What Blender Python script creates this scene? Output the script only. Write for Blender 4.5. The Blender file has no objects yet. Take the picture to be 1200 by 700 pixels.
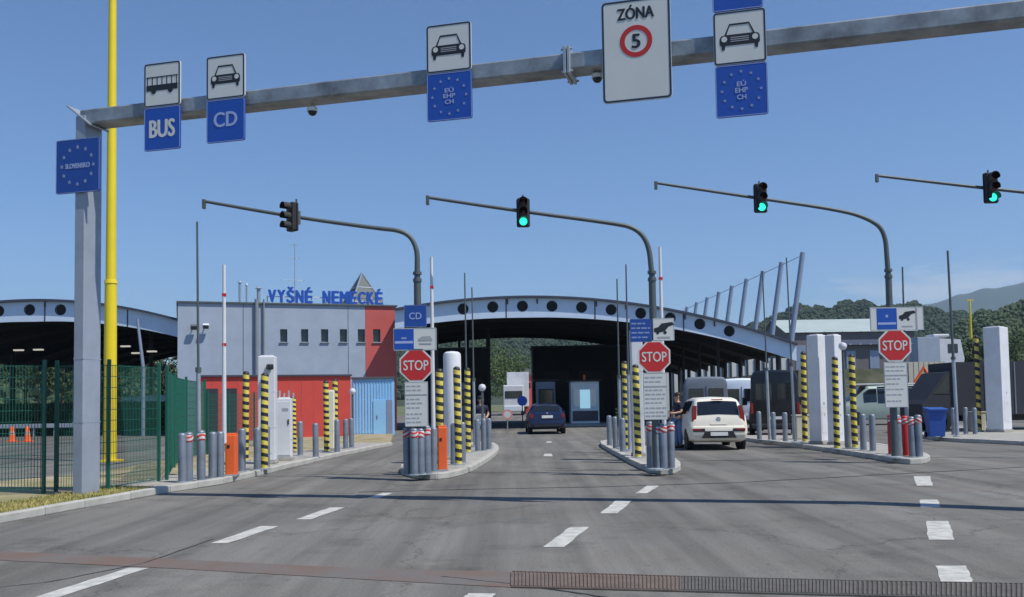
import bpy, bmesh, math, random
from mathutils import Vector, Matrix
R = random.Random(7)
SC = bpy.context.scene
COL = SC.collection
rad = math.radians

# ------------------------------------------------------------------ camera
F, CX, CY, PITCH, ROLL, SH = 1100.0, 600.0, 350.0, rad(3.0), 0.016, 62.4
CAM = Vector((0, 0, 1.6))
d_ = Vector((0, math.cos(PITCH), math.sin(PITCH)))
u_ = Vector((0, -math.sin(PITCH), math.cos(PITCH)))
r_ = Vector((1, 0, 0))
rr_ = math.cos(ROLL) * r_ - math.sin(ROLL) * u_
uu_ = math.cos(ROLL) * u_ + math.sin(ROLL) * r_
cd = bpy.data.cameras.new("camera"); cam = bpy.data.objects.new("camera", cd); COL.objects.link(cam)
cd.sensor_width = 36.0; cd.lens = F / 1200 * 36.0; cd.shift_y = SH / 1200
cd.clip_start = 0.1; cd.clip_end = 30000
mw = Matrix.Identity(4)
for i in range(3):
    mw[i][0] = rr_[i]; mw[i][1] = uu_[i]; mw[i][2] = -d_[i]; mw[i][3] = CAM[i]
cam.matrix_world = mw
SC.camera = cam

# ------------------------------------------------------------------ light
SUNV = Vector((0.4576, -0.269, 0.848)).normalized()
W = bpy.data.worlds.new("World"); SC.world = W; W.use_nodes = True
nt = W.node_tree
bg = nt.nodes["Background"]
sky = nt.nodes.new("ShaderNodeTexSky"); sky.sky_type = 'NISHITA'; sky.sun_disc = False
sky.sun_elevation = math.asin(SUNV.z); sky.sun_rotation = math.atan2(SUNV.x, SUNV.y)
sky.air_density = 0.92; sky.dust_density = 0.0; sky.ozone_density = 10.0; sky.altitude = 0
bg.inputs[1].default_value = 0.100
tcw = nt.nodes.new("ShaderNodeTexCoord")
cdir = (uu_*((CY+SH-335)/F) + rr_*((1120-CX)/F) + d_).normalized()
sub = nt.nodes.new("ShaderNodeVectorMath"); sub.operation = 'SUBTRACT'; nt.links.new(tcw.outputs["Generated"], sub.inputs[0]); sub.inputs[1].default_value = cdir
scl = nt.nodes.new("ShaderNodeVectorMath"); scl.operation = 'MULTIPLY'; nt.links.new(sub.outputs[0], scl.inputs[0]); scl.inputs[1].default_value = (9, 9, 48)
ln_ = nt.nodes.new("ShaderNodeVectorMath"); ln_.operation = 'LENGTH'; nt.links.new(scl.outputs[0], ln_.inputs[0])
cn = nt.nodes.new("ShaderNodeTexNoise"); cn.inputs["Scale"].default_value = 2.2; cn.inputs["Detail"].default_value = 7; cn.inputs["Roughness"].default_value = .62
nt.links.new(scl.outputs[0], cn.inputs["Vector"])
ad_ = nt.nodes.new("ShaderNodeMath"); ad_.operation = 'SUBTRACT'; nt.links.new(cn.outputs["Fac"], ad_.inputs[0])
m9 = nt.nodes.new("ShaderNodeMath"); m9.operation = 'MULTIPLY'; nt.links.new(ln_.outputs["Value"], m9.inputs[0]); m9.inputs[1].default_value = .38
nt.links.new(m9.outputs[0], ad_.inputs[1])
mr = nt.nodes.new("ShaderNodeMapRange"); mr.inputs[1].default_value = .08; mr.inputs[2].default_value = .5; mr.inputs[4].default_value = .6
nt.links.new(ad_.outputs[0], mr.inputs[0])
mxw = nt.nodes.new("ShaderNodeMix"); mxw.data_type = 'RGBA'; mxw.inputs[7].default_value = (6.0, 6.3, 6.9, 1)
nt.links.new(mr.outputs[0], mxw.inputs[0]); nt.links.new(sky.outputs[0], mxw.inputs[6]); nt.links.new(mxw.outputs[2], bg.inputs[0])
sd = bpy.data.lights.new("sun", 'SUN'); sd.energy = 3.6; sd.angle = rad(0.5); sd.color = (1.0, 0.95, 0.87)
so = bpy.data.objects.new("sun", sd); COL.objects.link(so)
so.rotation_euler = SUNV.to_track_quat('Z', 'Y').to_euler(); so.location = (0, 0, 60)
SC.view_settings.view_transform = 'Standard'; SC.view_settings.look = 'None'
SC.view_settings.exposure = 0.44; SC.view_settings.gamma = 1.0
SC.cycles.use_denoising = True
SC.cycles.max_bounces = 6
SC.render.filter_size = 2.6

# ------------------------------------------------------------------ pixel -> place helpers
def ray(px, py):
    return (d_ + ((px - CX) / F) * rr_ + ((CY + SH - py) / F) * uu_).normalized()
def G(px, py, z=0.0):
    v = ray(px, py); t = (z - CAM.z) / v.z; return CAM + v * t
def P(px, py, Y):
    v = ray(px, py); return CAM + v * (Y / v.y)
def hit(px, py, p0, n):
    v = ray(px, py); return CAM + v * ((p0 - CAM).dot(n) / v.dot(n))

# ------------------------------------------------------------------ materials
def mat(name, col, rough=0.6, metal=0.0, var=0.12, scale=3.0, bump=0.0, emit=None, spec=None, var2=0.0):
    m = bpy.data.materials.new(name); m.use_nodes = True
    n = m.node_tree; b = n.nodes["Principled BSDF"]
    b.inputs["Roughness"].default_value = rough; b.inputs["Metallic"].default_value = metal
    if spec is not None: b.inputs["Specular IOR Level"].default_value = spec
    tc = n.nodes.new("ShaderNodeTexCoord")
    no = n.nodes.new("ShaderNodeTexNoise"); no.inputs["Scale"].default_value = scale
    no.inputs["Detail"].default_value = 6; no.inputs["Roughness"].default_value = 0.65
    n.links.new(tc.outputs["Object"], no.inputs["Vector"])
    mp = n.nodes.new("ShaderNodeMapRange")
    mp.inputs[1].default_value = 0.25; mp.inputs[2].default_value = 0.75
    mp.inputs[3].default_value = 1 - var; mp.inputs[4].default_value = 1 + var
    n.links.new(no.outputs["Fac"], mp.inputs[0])
    mul = n.nodes.new("ShaderNodeVectorMath"); mul.operation = 'SCALE'
    mul.inputs[0].default_value = col[:3]
    n.links.new(mp.outputs[0], mul.inputs["Scale"])
    n.links.new(mul.outputs[0], b.inputs["Base Color"])
    if bump:
        bp = n.nodes.new("ShaderNodeBump"); bp.inputs["Strength"].default_value = bump; bp.inputs["Distance"].default_value = 0.02
        n2 = n.nodes.new("ShaderNodeTexNoise"); n2.inputs["Scale"].default_value = scale * 12
        n.links.new(tc.outputs["Object"], n2.inputs["Vector"])
        n.links.new(n2.outputs["Fac"], bp.inputs["Height"]); n.links.new(bp.outputs[0], b.inputs["Normal"])
    if emit:
        b.inputs["Emission Color"].default_value = (*emit[:3], 1); b.inputs["Emission Strength"].default_value = emit[3]
    return m

def asphalt(name, base, stain):
    m = bpy.data.materials.new(name); m.use_nodes = True
    n = m.node_tree; L = n.links; b = n.nodes["Principled BSDF"]
    b.inputs["Roughness"].default_value = 0.88; b.inputs["Specular IOR Level"].default_value = 0.25
    tc = n.nodes.new("ShaderNodeTexCoord")
    def noise(sc, det, ro, stretch=None):
        x = n.nodes.new("ShaderNodeTexNoise"); x.inputs["Scale"].default_value = sc
        x.inputs["Detail"].default_value = det; x.inputs["Roughness"].default_value = ro
        if stretch:
            mm = n.nodes.new("ShaderNodeMapping"); mm.inputs["Scale"].default_value = stretch
            mm.inputs["Rotation"].default_value = (0, 0, rad(12))
            L.new(tc.outputs["Object"], mm.inputs["Vector"]); L.new(mm.outputs[0], x.inputs["Vector"])
        else: L.new(tc.outputs["Object"], x.inputs["Vector"])
        return x
    def rng(src, a, b_, c, e):
        mp = n.nodes.new("ShaderNodeMapRange")
        for i, q in enumerate((a, b_, c, e)): mp.inputs[i + 1].default_value = q
        L.new(src, mp.inputs[0]); return mp.outputs[0]
    big = rng(noise(0.16, 5, 0.6).outputs["Fac"], 0.3, 0.7, 0.82, 1.16)
    fine = rng(noise(38, 3, 0.7).outputs["Fac"], 0.25, 0.75, 0.72, 1.28)
    streak = rng(noise(0.5, 5, 0.65, (1.6, 0.16, 1)).outputs["Fac"], 0.35, 0.68, 0.80, 1.12)
    spot = rng(noise(0.75, 7, 0.7).outputs["Fac"], 0.52, 0.72, 1.0, 0.60)
    def mulm(a, c):
        x = n.nodes.new("ShaderNodeMath"); x.operation = 'MULTIPLY'; L.new(a, x.inputs[0]); L.new(c, x.inputs[1]); return x.outputs[0]
    track = rng(noise(1.0, 4, 0.6, (1.9, 0.05, 1)).outputs["Fac"], 0.38, 0.66, 1.10, 0.76)
    vo = n.nodes.new("ShaderNodeTexVoronoi"); vo.inputs["Scale"].default_value = 2.6; L.new(tc.outputs["Object"], vo.inputs["Vector"])
    drip = rng(vo.outputs["Distance"], 0.035, 0.085, 0.62, 1.0)
    cr = n.nodes.new("ShaderNodeTexVoronoi"); cr.feature = 'DISTANCE_TO_EDGE'; cr.inputs["Scale"].default_value = .22
    wv = n.nodes.new("ShaderNodeVectorMath"); wv.operation = 'MULTIPLY_ADD'; nz = noise(.9, 5, .65)
    L.new(nz.outputs["Color"], wv.inputs[0]); wv.inputs[1].default_value = (1.6, 1.6, 0); L.new(tc.outputs["Object"], wv.inputs[2]); L.new(wv.outputs[0], cr.inputs["Vector"])
    crack = rng(cr.outputs["Distance"], 0.001, 0.0045, 0.66, 1.0)
    fac = mulm(mulm(mulm(big, fine), mulm(streak, spot)), mulm(track, mulm(drip, crack)))
    mix = n.nodes.new("ShaderNodeMix"); mix.data_type = 'RGBA'
    mix.inputs[6].default_value = (*base, 1); mix.inputs[7].default_value = (*stain, 1)
    L.new(rng(noise(0.35, 6, 0.6, (0.3, 1.2, 1)).outputs["Fac"], 0.5, 0.75, 0, 0.55), mix.inputs[0])
    sc = n.nodes.new("ShaderNodeVectorMath"); sc.operation = 'SCALE'
    L.new(mix.outputs[2], sc.inputs[0]); L.new(fac, sc.inputs["Scale"])
    L.new(sc.outputs[0], b.inputs["Base Color"])
    bp = n.nodes.new("ShaderNodeBump"); bp.inputs["Strength"].default_value = 0.5; bp.inputs["Distance"].default_value = 0.008
    L.new(noise(60, 2, 0.7).outputs["Fac"], bp.inputs["Height"]); L.new(bp.outputs[0], b.inputs["Normal"])
    return m

def banded(name, a, c, period, duty=0.5, slant=0.0):
    m = bpy.data.materials.new(name); m.use_nodes = True
    n = m.node_tree; L = n.links; b = n.nodes["Principled BSDF"]; b.inputs["Roughness"].default_value = 0.5
    tc = n.nodes.new("ShaderNodeTexCoord"); sp = n.nodes.new("ShaderNodeSeparateXYZ"); L.new(tc.outputs["Object"], sp.inputs[0])
    ad = n.nodes.new("ShaderNodeMath"); ad.operation = 'MULTIPLY_ADD'; L.new(sp.outputs["X"], ad.inputs[0]); ad.inputs[1].default_value = slant; L.new(sp.outputs["Z"], ad.inputs[2])
    dv = n.nodes.new("ShaderNodeMath"); dv.operation = 'DIVIDE'; L.new(ad.outputs[0], dv.inputs[0]); dv.inputs[1].default_value = period
    fr = n.nodes.new("ShaderNodeMath"); fr.operation = 'FRACT'; L.new(dv.outputs[0], fr.inputs[0])
    gt = n.nodes.new("ShaderNodeMath"); gt.operation = 'GREATER_THAN'; L.new(fr.outputs[0], gt.inputs[0]); gt.inputs[1].default_value = duty
    mx = n.nodes.new("ShaderNodeMix"); mx.data_type = 'RGBA'; mx.inputs[6].default_value = (*a, 1); mx.inputs[7].default_value = (*c, 1)
    L.new(gt.outputs[0], mx.inputs[0])
    no = n.nodes.new("ShaderNodeTexNoise"); no.inputs["Scale"].default_value = 9; no.inputs["Detail"].default_value = 5
    L.new(tc.outputs["Object"], no.inputs["Vector"])
    mp = n.nodes.new("ShaderNodeMapRange"); mp.inputs[1].default_value = .3; mp.inputs[2].default_value = .7; mp.inputs[3].default_value = .7; mp.inputs[4].default_value = 1.1
    L.new(no.outputs["Fac"], mp.inputs[0])
    sc = n.nodes.new("ShaderNodeVectorMath"); sc.operation = 'SCALE'; L.new(mx.outputs[2], sc.inputs[0]); L.new(mp.outputs[0], sc.inputs["Scale"])
    L.new(sc.outputs[0], b.inputs["Base Color"])
    return m

def twotone(name, a, c, scale, lo=0.4, hi=0.6, rough=0.9):
    m = mat(name, a, rough); n = m.node_tree; L = n.links; b = n.nodes["Principled BSDF"]
    tc = n.nodes.new("ShaderNodeTexCoord"); no = n.nodes.new("ShaderNodeTexNoise"); no.inputs["Scale"].default_value = scale; no.inputs["Detail"].default_value = 7
    no.inputs["Roughness"].default_value = 0.65
    L.new(tc.outputs["Object"], no.inputs["Vector"])
    rp = n.nodes.new("ShaderNodeValToRGB"); rp.color_ramp.elements[0].position = lo; rp.color_ramp.elements[1].position = hi
    rp.color_ramp.elements[0].color = (*a, 1); rp.color_ramp.elements[1].color = (*c, 1)
    L.new(no.outputs["Fac"], rp.inputs[0]); L.new(rp.outputs[0], b.inputs["Base Color"])
    return m

K = dict(
    asphalt=asphalt("asphalt", (.180, .173, .157), (.172, .152, .132)),
    lot=asphalt("lot_asphalt", (.135, .133, .126), (.13, .122, .11)),
    earth=twotone("earth", (.40, .32, .21), (.24, .22, .10), 0.9),
    field=twotone("field", (.09, .12, .04), (.16, .15, .08), 0.02),
    concrete=mat("concrete", (.34, .325, .29), .9, var=.22, scale=2.2, bump=.3),
    kerb=mat("kerb_concrete", (.42, .41, .37), .9, var=.2, scale=3, bump=.3),
    paint=mat("road_paint", (.47, .465, .43), .85, var=.38, scale=6),
    rust=twotone("drain_rust", (.155, .105, .082), (.14, .132, .122), 1.1, .40, .62),
    rustbar=mat("drain_rust_bar", (.15, .112, .09), .8, .1, var=.3, scale=5),
    iron=mat("drain_iron", (.135, .125, .112), .75, .3, var=.3, scale=9),
    gutter=mat("gutter_dirt", (.075, .066, .056), .9, var=.3, scale=4),
    tar=mat("tar_seam_and_shadow", (.03, .028, .028), .7, var=.2, scale=4),
    beam=mat("weathered_beam_steel", (.25, .275, .295), .5, .4, var=.62, scale=1.9),
    galv=mat("galvanised_steel", (.36, .40, .44), .5, .45, var=.26, scale=1.6),
    post=mat("painted_post", (.31, .35, .41), .55, .15, var=.14, scale=1.5),
    pole=mat("pole_grey", (.25, .28, .30), .5, .3, var=.12, scale=2),
    mast=mat("mast_grey", (.10, .12, .125), .55, .3, var=.15, scale=2),
    yellow=mat("yellow_paint", (.78, .60, .012), .45, var=.08, scale=1),
    white=mat("white_paint", (.66, .67, .69), .5, var=.12, scale=1.3),
    cream=mat("cream_paint", (.78, .74, .56), .55, var=.07, scale=2),
    signw=mat("sign_white", (.62, .63, .60), .5, var=.05, scale=1.5),
    blue=mat("sign_blue", (.010, .075, .40), .45, var=.08, scale=2),
    blue2=mat("sign_blue_dark", (.010, .062, .30), .45, var=.08, scale=2),
    lblue=mat("print_light_blue", (.34, .42, .66), .5, var=.05),
    star=mat("print_star", (.24, .31, .50), .5, var=.1),
    black=mat("black_print", (.012, .014, .018), .5, var=.1),
    navyb=mat("navy_border", (.012, .035, .075), .5, var=.1),
    red=mat("sign_red", (.52, .020, .020), .45, var=.06, scale=2),
    grey=mat("print_grey", (.34, .35, .37), .6, var=.1),
    bollard=mat("bollard_steel", (.22, .25, .29), .48, .4, var=.32, scale=3.2),
    orange=mat("orange_paint", (.80, .13, .025), .5, var=.08, scale=3),
    stripe=banded("yellow_black_bands", (.72, .58, .10), (.025, .024, .02), .215, .54, .25),
    redwhite=banded("red_white_band", (.62, .05, .05), (.75, .72, .70), .09, .5, .6),
    facade=mat("facade_grey", (.34, .395, .475), .6, var=.12, scale=.9),
    facred=mat("facade_red", (.52, .10, .085), .7, var=.08, scale=.7),
    dkred=mat("annex_red", (.56, .06, .045), .7, var=.1, scale=1.2),
    skyblue=mat("container_blue", (.27, .56, .84), .55, var=.07, scale=1.5),
    fascia=mat("canopy_fascia", (.54, .65, .79), .5, var=.1, scale=.8),
    dkroof=mat("canopy_roof", (.045, .055, .085), .7, var=.15, scale=.5),
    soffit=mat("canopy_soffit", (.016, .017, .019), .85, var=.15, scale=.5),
    column=mat("dark_column", (.030, .034, .040), .6, .2, var=.1),
    strut=mat("strut_blue_grey", (.27, .32, .42), .5, .3, var=.08),
    glass=mat("dark_glass", (.012, .016, .022), .08, var=.05, spec=.6),
    glass2=mat("green_glass", (.060, .085, .08), .6, .0, var=.2, scale=.6),
    tyre=mat("tyre_rubber", (.015, .015, .016), .85, var=.1),
    rim=mat("rim_silver", (.42, .43, .45), .35, .7, var=.08),
    carw=mat("car_cream", (.80, .75, .64), .3, var=.03, spec=.5),
    carb=mat("car_navy", (.010, .017, .055), .22, var=.05, spec=.6),
    cark=mat("van_black", (.010, .011, .014), .3, var=.08, spec=.5),
    carg=mat("van_grey", (.16, .18, .215), .35, var=.05, spec=.5),
    vanw=mat("van_white", (.72, .78, .86), .4, var=.05),
    busg=mat("minibus_pale", (.27, .34, .31), .4, var=.06),
    plas=mat("black_plastic", (.016, .017, .019), .65, var=.1),
    tail=mat("tail_lamp", (.26, .015, .014), .2, var=.1),
    plate=mat("number_plate", (.75, .75, .72), .5, var=.04),
    bin=mat("bin_blue", (.02, .085, .36), .5, var=.08, scale=3),
    fgreen=mat("fence_green", (.008, .10, .068), .5, var=.12, scale=3),
    green_lens=mat("green_lens", (.02, .35, .24), .4, emit=(.03, .85, .55, 1.15)),
    dim=mat("unlit_lens", (.05, .012, .012), .3, var=.1),
    screen=mat("booth_screen", (.25, .42, .52), .3, emit=(.35, .62, .75, .55)),
    added_glow=mat("added_glow_pane", (.30, .36, .40), .3, emit=(.5, .6, .65, .10)),  # glow added to the side panes to brighten the shaded kiosk
    lampg=mat("canopy_lamp", (.75, .75, .72), .4, emit=(1, .95, .85, .35)),
    kiosk=mat("kiosk_grey", (.66, .72, .76), .55, var=.1),
    bark=mat("bark", (.09, .065, .045), .9, var=.25, scale=6, bump=.4),
    leaf=twotone("leaves", (.045, .085, .020), (.085, .125, .032), .8, .35, .65, .7),
    leafd=twotone("leaves_dark", (.026, .052, .018), (.055, .085, .026), .8, .35, .65, .75),
    forest=twotone("forest_leaves", (.018, .038, .018), (.034, .058, .022), .03, .35, .65, .85),
    hill=mat("hill_soil", (.035, .05, .02), .95, var=.3, scale=.02),
    mtn=mat("mountain_woods", (.03, .05, .03), .95, var=.3, scale=.004),
    grass=twotone("grass", (.20, .22, .05), (.42, .36, .13), 1.4, .35, .6, .8),
    grassbed=twotone("grass_bed", (.24, .235, .075), (.40, .33, .17), 1.1),
    bank=twotone("bank_soil", (.035, .045, .02), (.10, .09, .06), .3),
    beige=mat("beige_sheet", (.50, .47, .37), .8, var=.1, scale=2),
    brown=mat("brown_wall", (.17, .15, .15), .85, var=.15, scale=.6),
    shed=mat("shed_roof", (.36, .43, .42), .7, var=.1, scale=.3),
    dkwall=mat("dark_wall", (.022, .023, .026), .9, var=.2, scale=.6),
    skin=mat("skin", (.50, .30, .21), .55, var=.05),
    hair=mat("hair_dark", (.022, .015, .011), .7, var=.1),
    navy=mat("cloth_navy", (.015, .02, .045), .85, var=.12, scale=12),
    jeans=mat("cloth_jeans", (.14, .22, .40), .9, var=.12, scale=14),
    shirt=mat("cloth_white", (.72, .72, .72), .85, var=.06, scale=12),
    pink=mat("sign_pink", (.62, .28, .24), .6, var=.08),
    tarp=mat("dark_tarpaulin", (.028, .031, .042), .7, var=.2, scale=1.2),
)

# ------------------------------------------------------------------ mesh builder
class MB:
    def __init__(s): s.v = []; s.f = []
    def add(s, vs, fs):
        o = len(s.v); s.v += [Vector(x) for x in vs]; s.f += [tuple(i + o for i in f) for f in fs]; return s
    def box(s, c, sz, rz=0.0, ry=0.0, rx=0.0, bev=0.0):
        if bev:
            bm = bmesh.new(); bmesh.ops.create_cube(bm, size=1)
            for v in bm.verts: v.co = Vector((v.co.x * sz[0], v.co.y * sz[1], v.co.z * sz[2]))
            bmesh.ops.bevel(bm, geom=list(bm.edges), offset=bev, segments=2, affect='EDGES', profile=.5)
            bm.verts.index_update(); vs = [v.co.copy() for v in bm.verts]; fs = [[v.index for v in f.verts] for f in bm.faces]; bm.free()
        else:
            x, y, z = sz[0] / 2, sz[1] / 2, sz[2] / 2
            vs = [Vector(p) for p in ((-x,-y,-z),(x,-y,-z),(x,y,-z),(-x,y,-z),(-x,-y,z),(x,-y,z),(x,y,z),(-x,y,z))]
            fs = [(0,3,2,1),(4,5,6,7),(0,1,5,4),(1,2,6,5),(2,3,7,6),(3,0,4,7)]
        m = Matrix.Rotation(rz, 3, 'Z') @ Matrix.Rotation(ry, 3, 'Y') @ Matrix.Rotation(rx, 3, 'X')
        return s.add([m @ v + Vector(c) for v in vs], fs)
    def tube(s, pts, rs, n=10, caps=True):
        pts = [Vector(p) for p in pts]
        if not isinstance(rs, (list, tuple)): rs = [rs] * len(pts)
        vs = []; fs = []
        t0 = (pts[1] - pts[0]).normalized()
        up = Vector((0, 0, 1)) if abs(t0.z) < .9 else Vector((1, 0, 0))
        a = t0.cross(up).normalized()
        for i, p in enumerate(pts):
            if i == 0: t = t0
            elif i == len(pts) - 1: t = (pts[i] - pts[i-1]).normalized()
            else: t = ((pts[i+1] - pts[i]).normalized() + (pts[i] - pts[i-1]).normalized()).normalized()
            a = (a - t * a.dot(t)).normalized(); b = t.cross(a)
            for k in range(n):
                g = 2 * math.pi * k / n
                vs.append(p + (a * math.cos(g) + b * math.sin(g)) * rs[i])
        for i in range(len(pts) - 1):
            for k in range(n):
                fs.append((i*n+k, i*n+(k+1) % n, (i+1)*n+(k+1) % n, (i+1)*n+k))
        if caps:
            fs.append(tuple(range(n-1, -1, -1))); fs.append(tuple((len(pts)-1)*n + k for k in range(n)))
        return s.add(vs, fs)
    def cyl(s, p0, p1, r0, r1=None, n=12): return s.tube([p0, p1], [r0, r0 if r1 is None else r1], n)
    def lathe(s, prof, c=(0,0,0), n=16, axis='Z'):
        vs = []; fs = []
        for r, h in prof:
            for k in range(n):
                g = 2*math.pi*k/n; x, y = r*math.cos(g), r*math.sin(g)
                vs.append(Vector(c) + (Vector((x, y, h)) if axis == 'Z' else Vector((h, x, y)) if axis == 'X' else Vector((x, h, y))))
        m = len(prof)
        for i in range(m-1):
            for k in range(n): fs.append((i*n+k, i*n+(k+1) % n, (i+1)*n+(k+1) % n, (i+1)*n+k))
        if prof[0][0] > 1e-6: fs.append(tuple(range(n-1, -1, -1)))
        if prof[-1][0] > 1e-6: fs.append(tuple((m-1)*n+k for k in range(n)))
        return s.add(vs, fs)
    def prism(s, poly, a, b, plane='XZ'):
        n = len(poly)
        mk = (lambda p, h: (p[0], h, p[1])) if plane == 'XZ' else (lambda p, h: (p[0], p[1], h)) if plane == 'XY' else (lambda p, h: (h, p[0], p[1]))
        vs = [mk(p, a) for p in poly] + [mk(p, b) for p in poly]
        fs = [tuple(range(n)), tuple(range(2*n-1, n-1, -1))] + [(i, i+n, (i+1) % n + n, (i+1) % n) for i in range(n)]
        return s.add(vs, fs)
    def ring(s, outer, inner, a, b):
        n = len(outer); vs = [(p[0], a, p[1]) for p in outer] + [(p[0], a, p[1]) for p in inner] + [(p[0], b, p[1]) for p in outer] + [(p[0], b, p[1]) for p in inner]
        fs = []
        for i in range(n):
            j = (i+1) % n
            fs += [(i, j, n+j, n+i), (2*n+i, 3*n+i, 3*n+j, 2*n+j), (i, 2*n+i, 2*n+j, j), (n+i, n+j, 3*n+j, 3*n+i)]
        return s.add(vs, fs)
    def mesh(s, name, m, smooth=False, fix=True):
        me = bpy.data.meshes.new(name); me.from_pydata(s.v, [], s.f)
        if fix:
            bm = bmesh.new(); bm.from_mesh(me); bmesh.ops.recalc_face_normals(bm, faces=bm.faces); bm.to_mesh(me); bm.free()
        if m: me.materials.append(m)
        if smooth:
            me.shade_smooth()
            if smooth != 2: me.set_sharp_from_angle(angle=rad(40))
        me.update(); return me
    def obj(s, name, m, parent=None, smooth=False, loc=None, rz=0.0, fix=True):
        return link(name, s.mesh(name, m, smooth, fix), parent, loc, rz)

def link(name, me, parent=None, loc=None, rz=0.0):
    o = bpy.data.objects.new(name, me); COL.objects.link(o)
    if parent: o.parent = parent
    if loc is not None: o.location = loc
    if rz: o.rotation_euler = (0, 0, rz)
    return o
def tag(o, label=None, cat=None, group=None, kind=None):
    if label: o["label"] = label
    if cat: o["category"] = cat
    if group: o["group"] = group
    if kind: o["kind"] = kind
    return o
def thing(name, label, cat, loc=(0,0,0), rz=0.0, group=None):
    o = link(name, None, None, loc, rz); o.empty_display_size = .2
    return tag(o, label, cat, group)
def struct(name, mb, m, smooth=False):
    return tag(mb.obj(name, m, None, smooth), kind="structure")
def copy_tree(o, parent=None):
    c = o.copy(); COL.objects.link(c)
    if parent: c.parent = parent
    for ch in list(o.children): copy_tree(ch, c)
    return c
def again(o, loc, label, rz=None, group=None, sc=None):
    c = copy_tree(o); c.location = loc; c["label"] = label
    if rz is not None: c.rotation_euler = (0, 0, rz)
    if group: c["group"] = group
    if sc: c.scale = sc
    return c

def rrect(w, h, r, n=5, cx=0, cz=0):
    out = []
    for sx, sz, a0 in ((1,1,0),(-1,1,90),(-1,-1,180),(1,-1,270)):
        for k in range(n):
            a = rad(a0 + 90*k/(n-1)); out.append((cx + sx*(w/2-r) + r*math.cos(a), cz + sz*(h/2-r) + r*math.sin(a)))
    return out
def ngon(r, n, a0=0, cx=0, cz=0): return [(cx + r*math.cos(rad(a0)+2*math.pi*k/n), cz + r*math.sin(rad(a0)+2*math.pi*k/n)) for k in range(n)]
def starpts(r, cx=0, cz=0):
    return [(cx + (r if k % 2 == 0 else r*.42)*math.cos(math.pi/2+math.pi*k/5), cz + (r if k % 2 == 0 else r*.42)*math.sin(math.pi/2+math.pi*k/5)) for k in range(10)]

_dg = lambda: bpy.context.evaluated_depsgraph_get()
def curve_mesh(cu, name):
    o = bpy.data.objects.new("tmp_curve", cu); COL.objects.link(o)
    me = bpy.data.meshes.new_from_object(o.evaluated_get(_dg())); me.name = name
    bpy.data.objects.remove(o); bpy.data.curves.remove(cu); me.materials.clear(); return me
def text_mesh(txt, w, h, m, dep=.003, bold=.0):
    cu = bpy.data.curves.new("lettering", 'FONT'); cu.body = txt; cu.size = 1; cu.extrude = .02; cu.resolution_u = 4
    me = curve_mesh(cu, "lettering")
    xs = [v.co.x for v in me.vertices]; ys = [v.co.y for v in me.vertices]
    x0, x1, y0, y1 = min(xs), max(xs), min(ys), max(ys)
    bx = bold*1.0*h/(y1-y0)
    base = [Vector(((v.co.x-(x0+x1)/2)*(w-2*bx)/(x1-x0), -v.co.z/.02*dep/2, (v.co.y-(y0+y1)/2)*h/(y1-y0))) for v in me.vertices]
    fs = [tuple(p.vertices) for p in me.polygons]; bpy.data.meshes.remove(me)
    mb = MB()
    for k, (ox, oz) in enumerate(((0, 0),) if bx < 1e-6 else ((-bx, 0), (bx, 0), (0, bx*.5), (0, -bx*.5))):
        mb.add([v + Vector((ox, -.0004*k, oz)) for v in base], fs)
    return mb.mesh("lettering", m, fix=False)
def text(txt, parent, x, y, z, w, h, m, bold=.0, name="lettering"):
    o = link(name, text_mesh(txt, w, h, m, bold=bold), parent, (x, y, z)); return o
def holed(name, outer, holes, t, m, parent=None, loc=None):
    """flat plate in XZ with holes cut right through, thickness t along +Y"""
    cu = bpy.data.curves.new(name, 'CURVE'); cu.dimensions = '2D'; cu.fill_mode = 'BOTH'; cu.extrude = t/2
    for pl in [outer] + holes:
        sp = cu.splines.new('POLY'); sp.points.add(len(pl)-1); sp.use_cyclic_u = True
        for i, p in enumerate(pl): sp.points[i].co = (p[0], p[1], 0, 1)
    me = curve_mesh(cu, name)
    for v in me.vertices: v.co = Vector((v.co.x, t/2 - v.co.z, v.co.y))
    me.materials.append(m)
    return link(name, me, parent, loc)

# ------------------------------------------------------------------ ground
struct("ground", MB().add([(-6000,-300,-.06),(6000,-300,-.06),(6000,6200,-.06),(-6000,6200,-.06)], [(0,1,2,3)]), K['field'])
struct("road", MB().add([(-14,-12,0),(75,-12,0),(75,140,0),(-14,140,0)], [(0,1,2,3)]), K['asphalt'])
struct("parking_lot", MB().add([(-60,14,.0),(-14,14,.0),(-14,110,.0),(-60,110,.0)], [(0,1,2,3)]), K['lot'])
struct("asphalt_apron", MB().add([(-60,-12,0),(-14,-12,0),(-14,14,0),(-60,14,0)], [(0,1,2,3)]), K['lot'])

def poly_sheet(px, z, top=None):
    return [G(x, y, z) for x, y in px]
def slab(name, pts, z0, z1, m, kind="structure"):
    n = len(pts); mb = MB()
    mb.add([(p.x, p.y, z1) for p in pts] + [(p.x, p.y, z0) for p in pts], [tuple(range(n))] + [(i, (i+1) % n, n+(i+1) % n, n+i) for i in range(n)])
    return tag(mb.obj(name, m), kind=kind)
def offset_in(pts, d):
    """inset a closed outline by d (towards centroid side)"""
    n = len(pts); out = []
    area = sum(pts[i].x*pts[(i+1) % n].y - pts[(i+1) % n].x*pts[i].y for i in range(n))
    sg = 1 if area > 0 else -1
    for i in range(n):
        a, b, c = pts[i-1], pts[i], pts[(i+1) % n]
        e1 = (b-a); e2 = (c-b); e1.z = e2.z = 0; e1.normalize(); e2.normalize()
        n1 = Vector((-e1.y, e1.x, 0))*sg; n2 = Vector((-e2.y, e2.x, 0))*sg
        nn = n1 + n2; nn = nn / max(.4, nn.length_squared) * 2 if nn.length > .1 else n1
        out.append(b + nn*d*.9)
    return out
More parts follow.
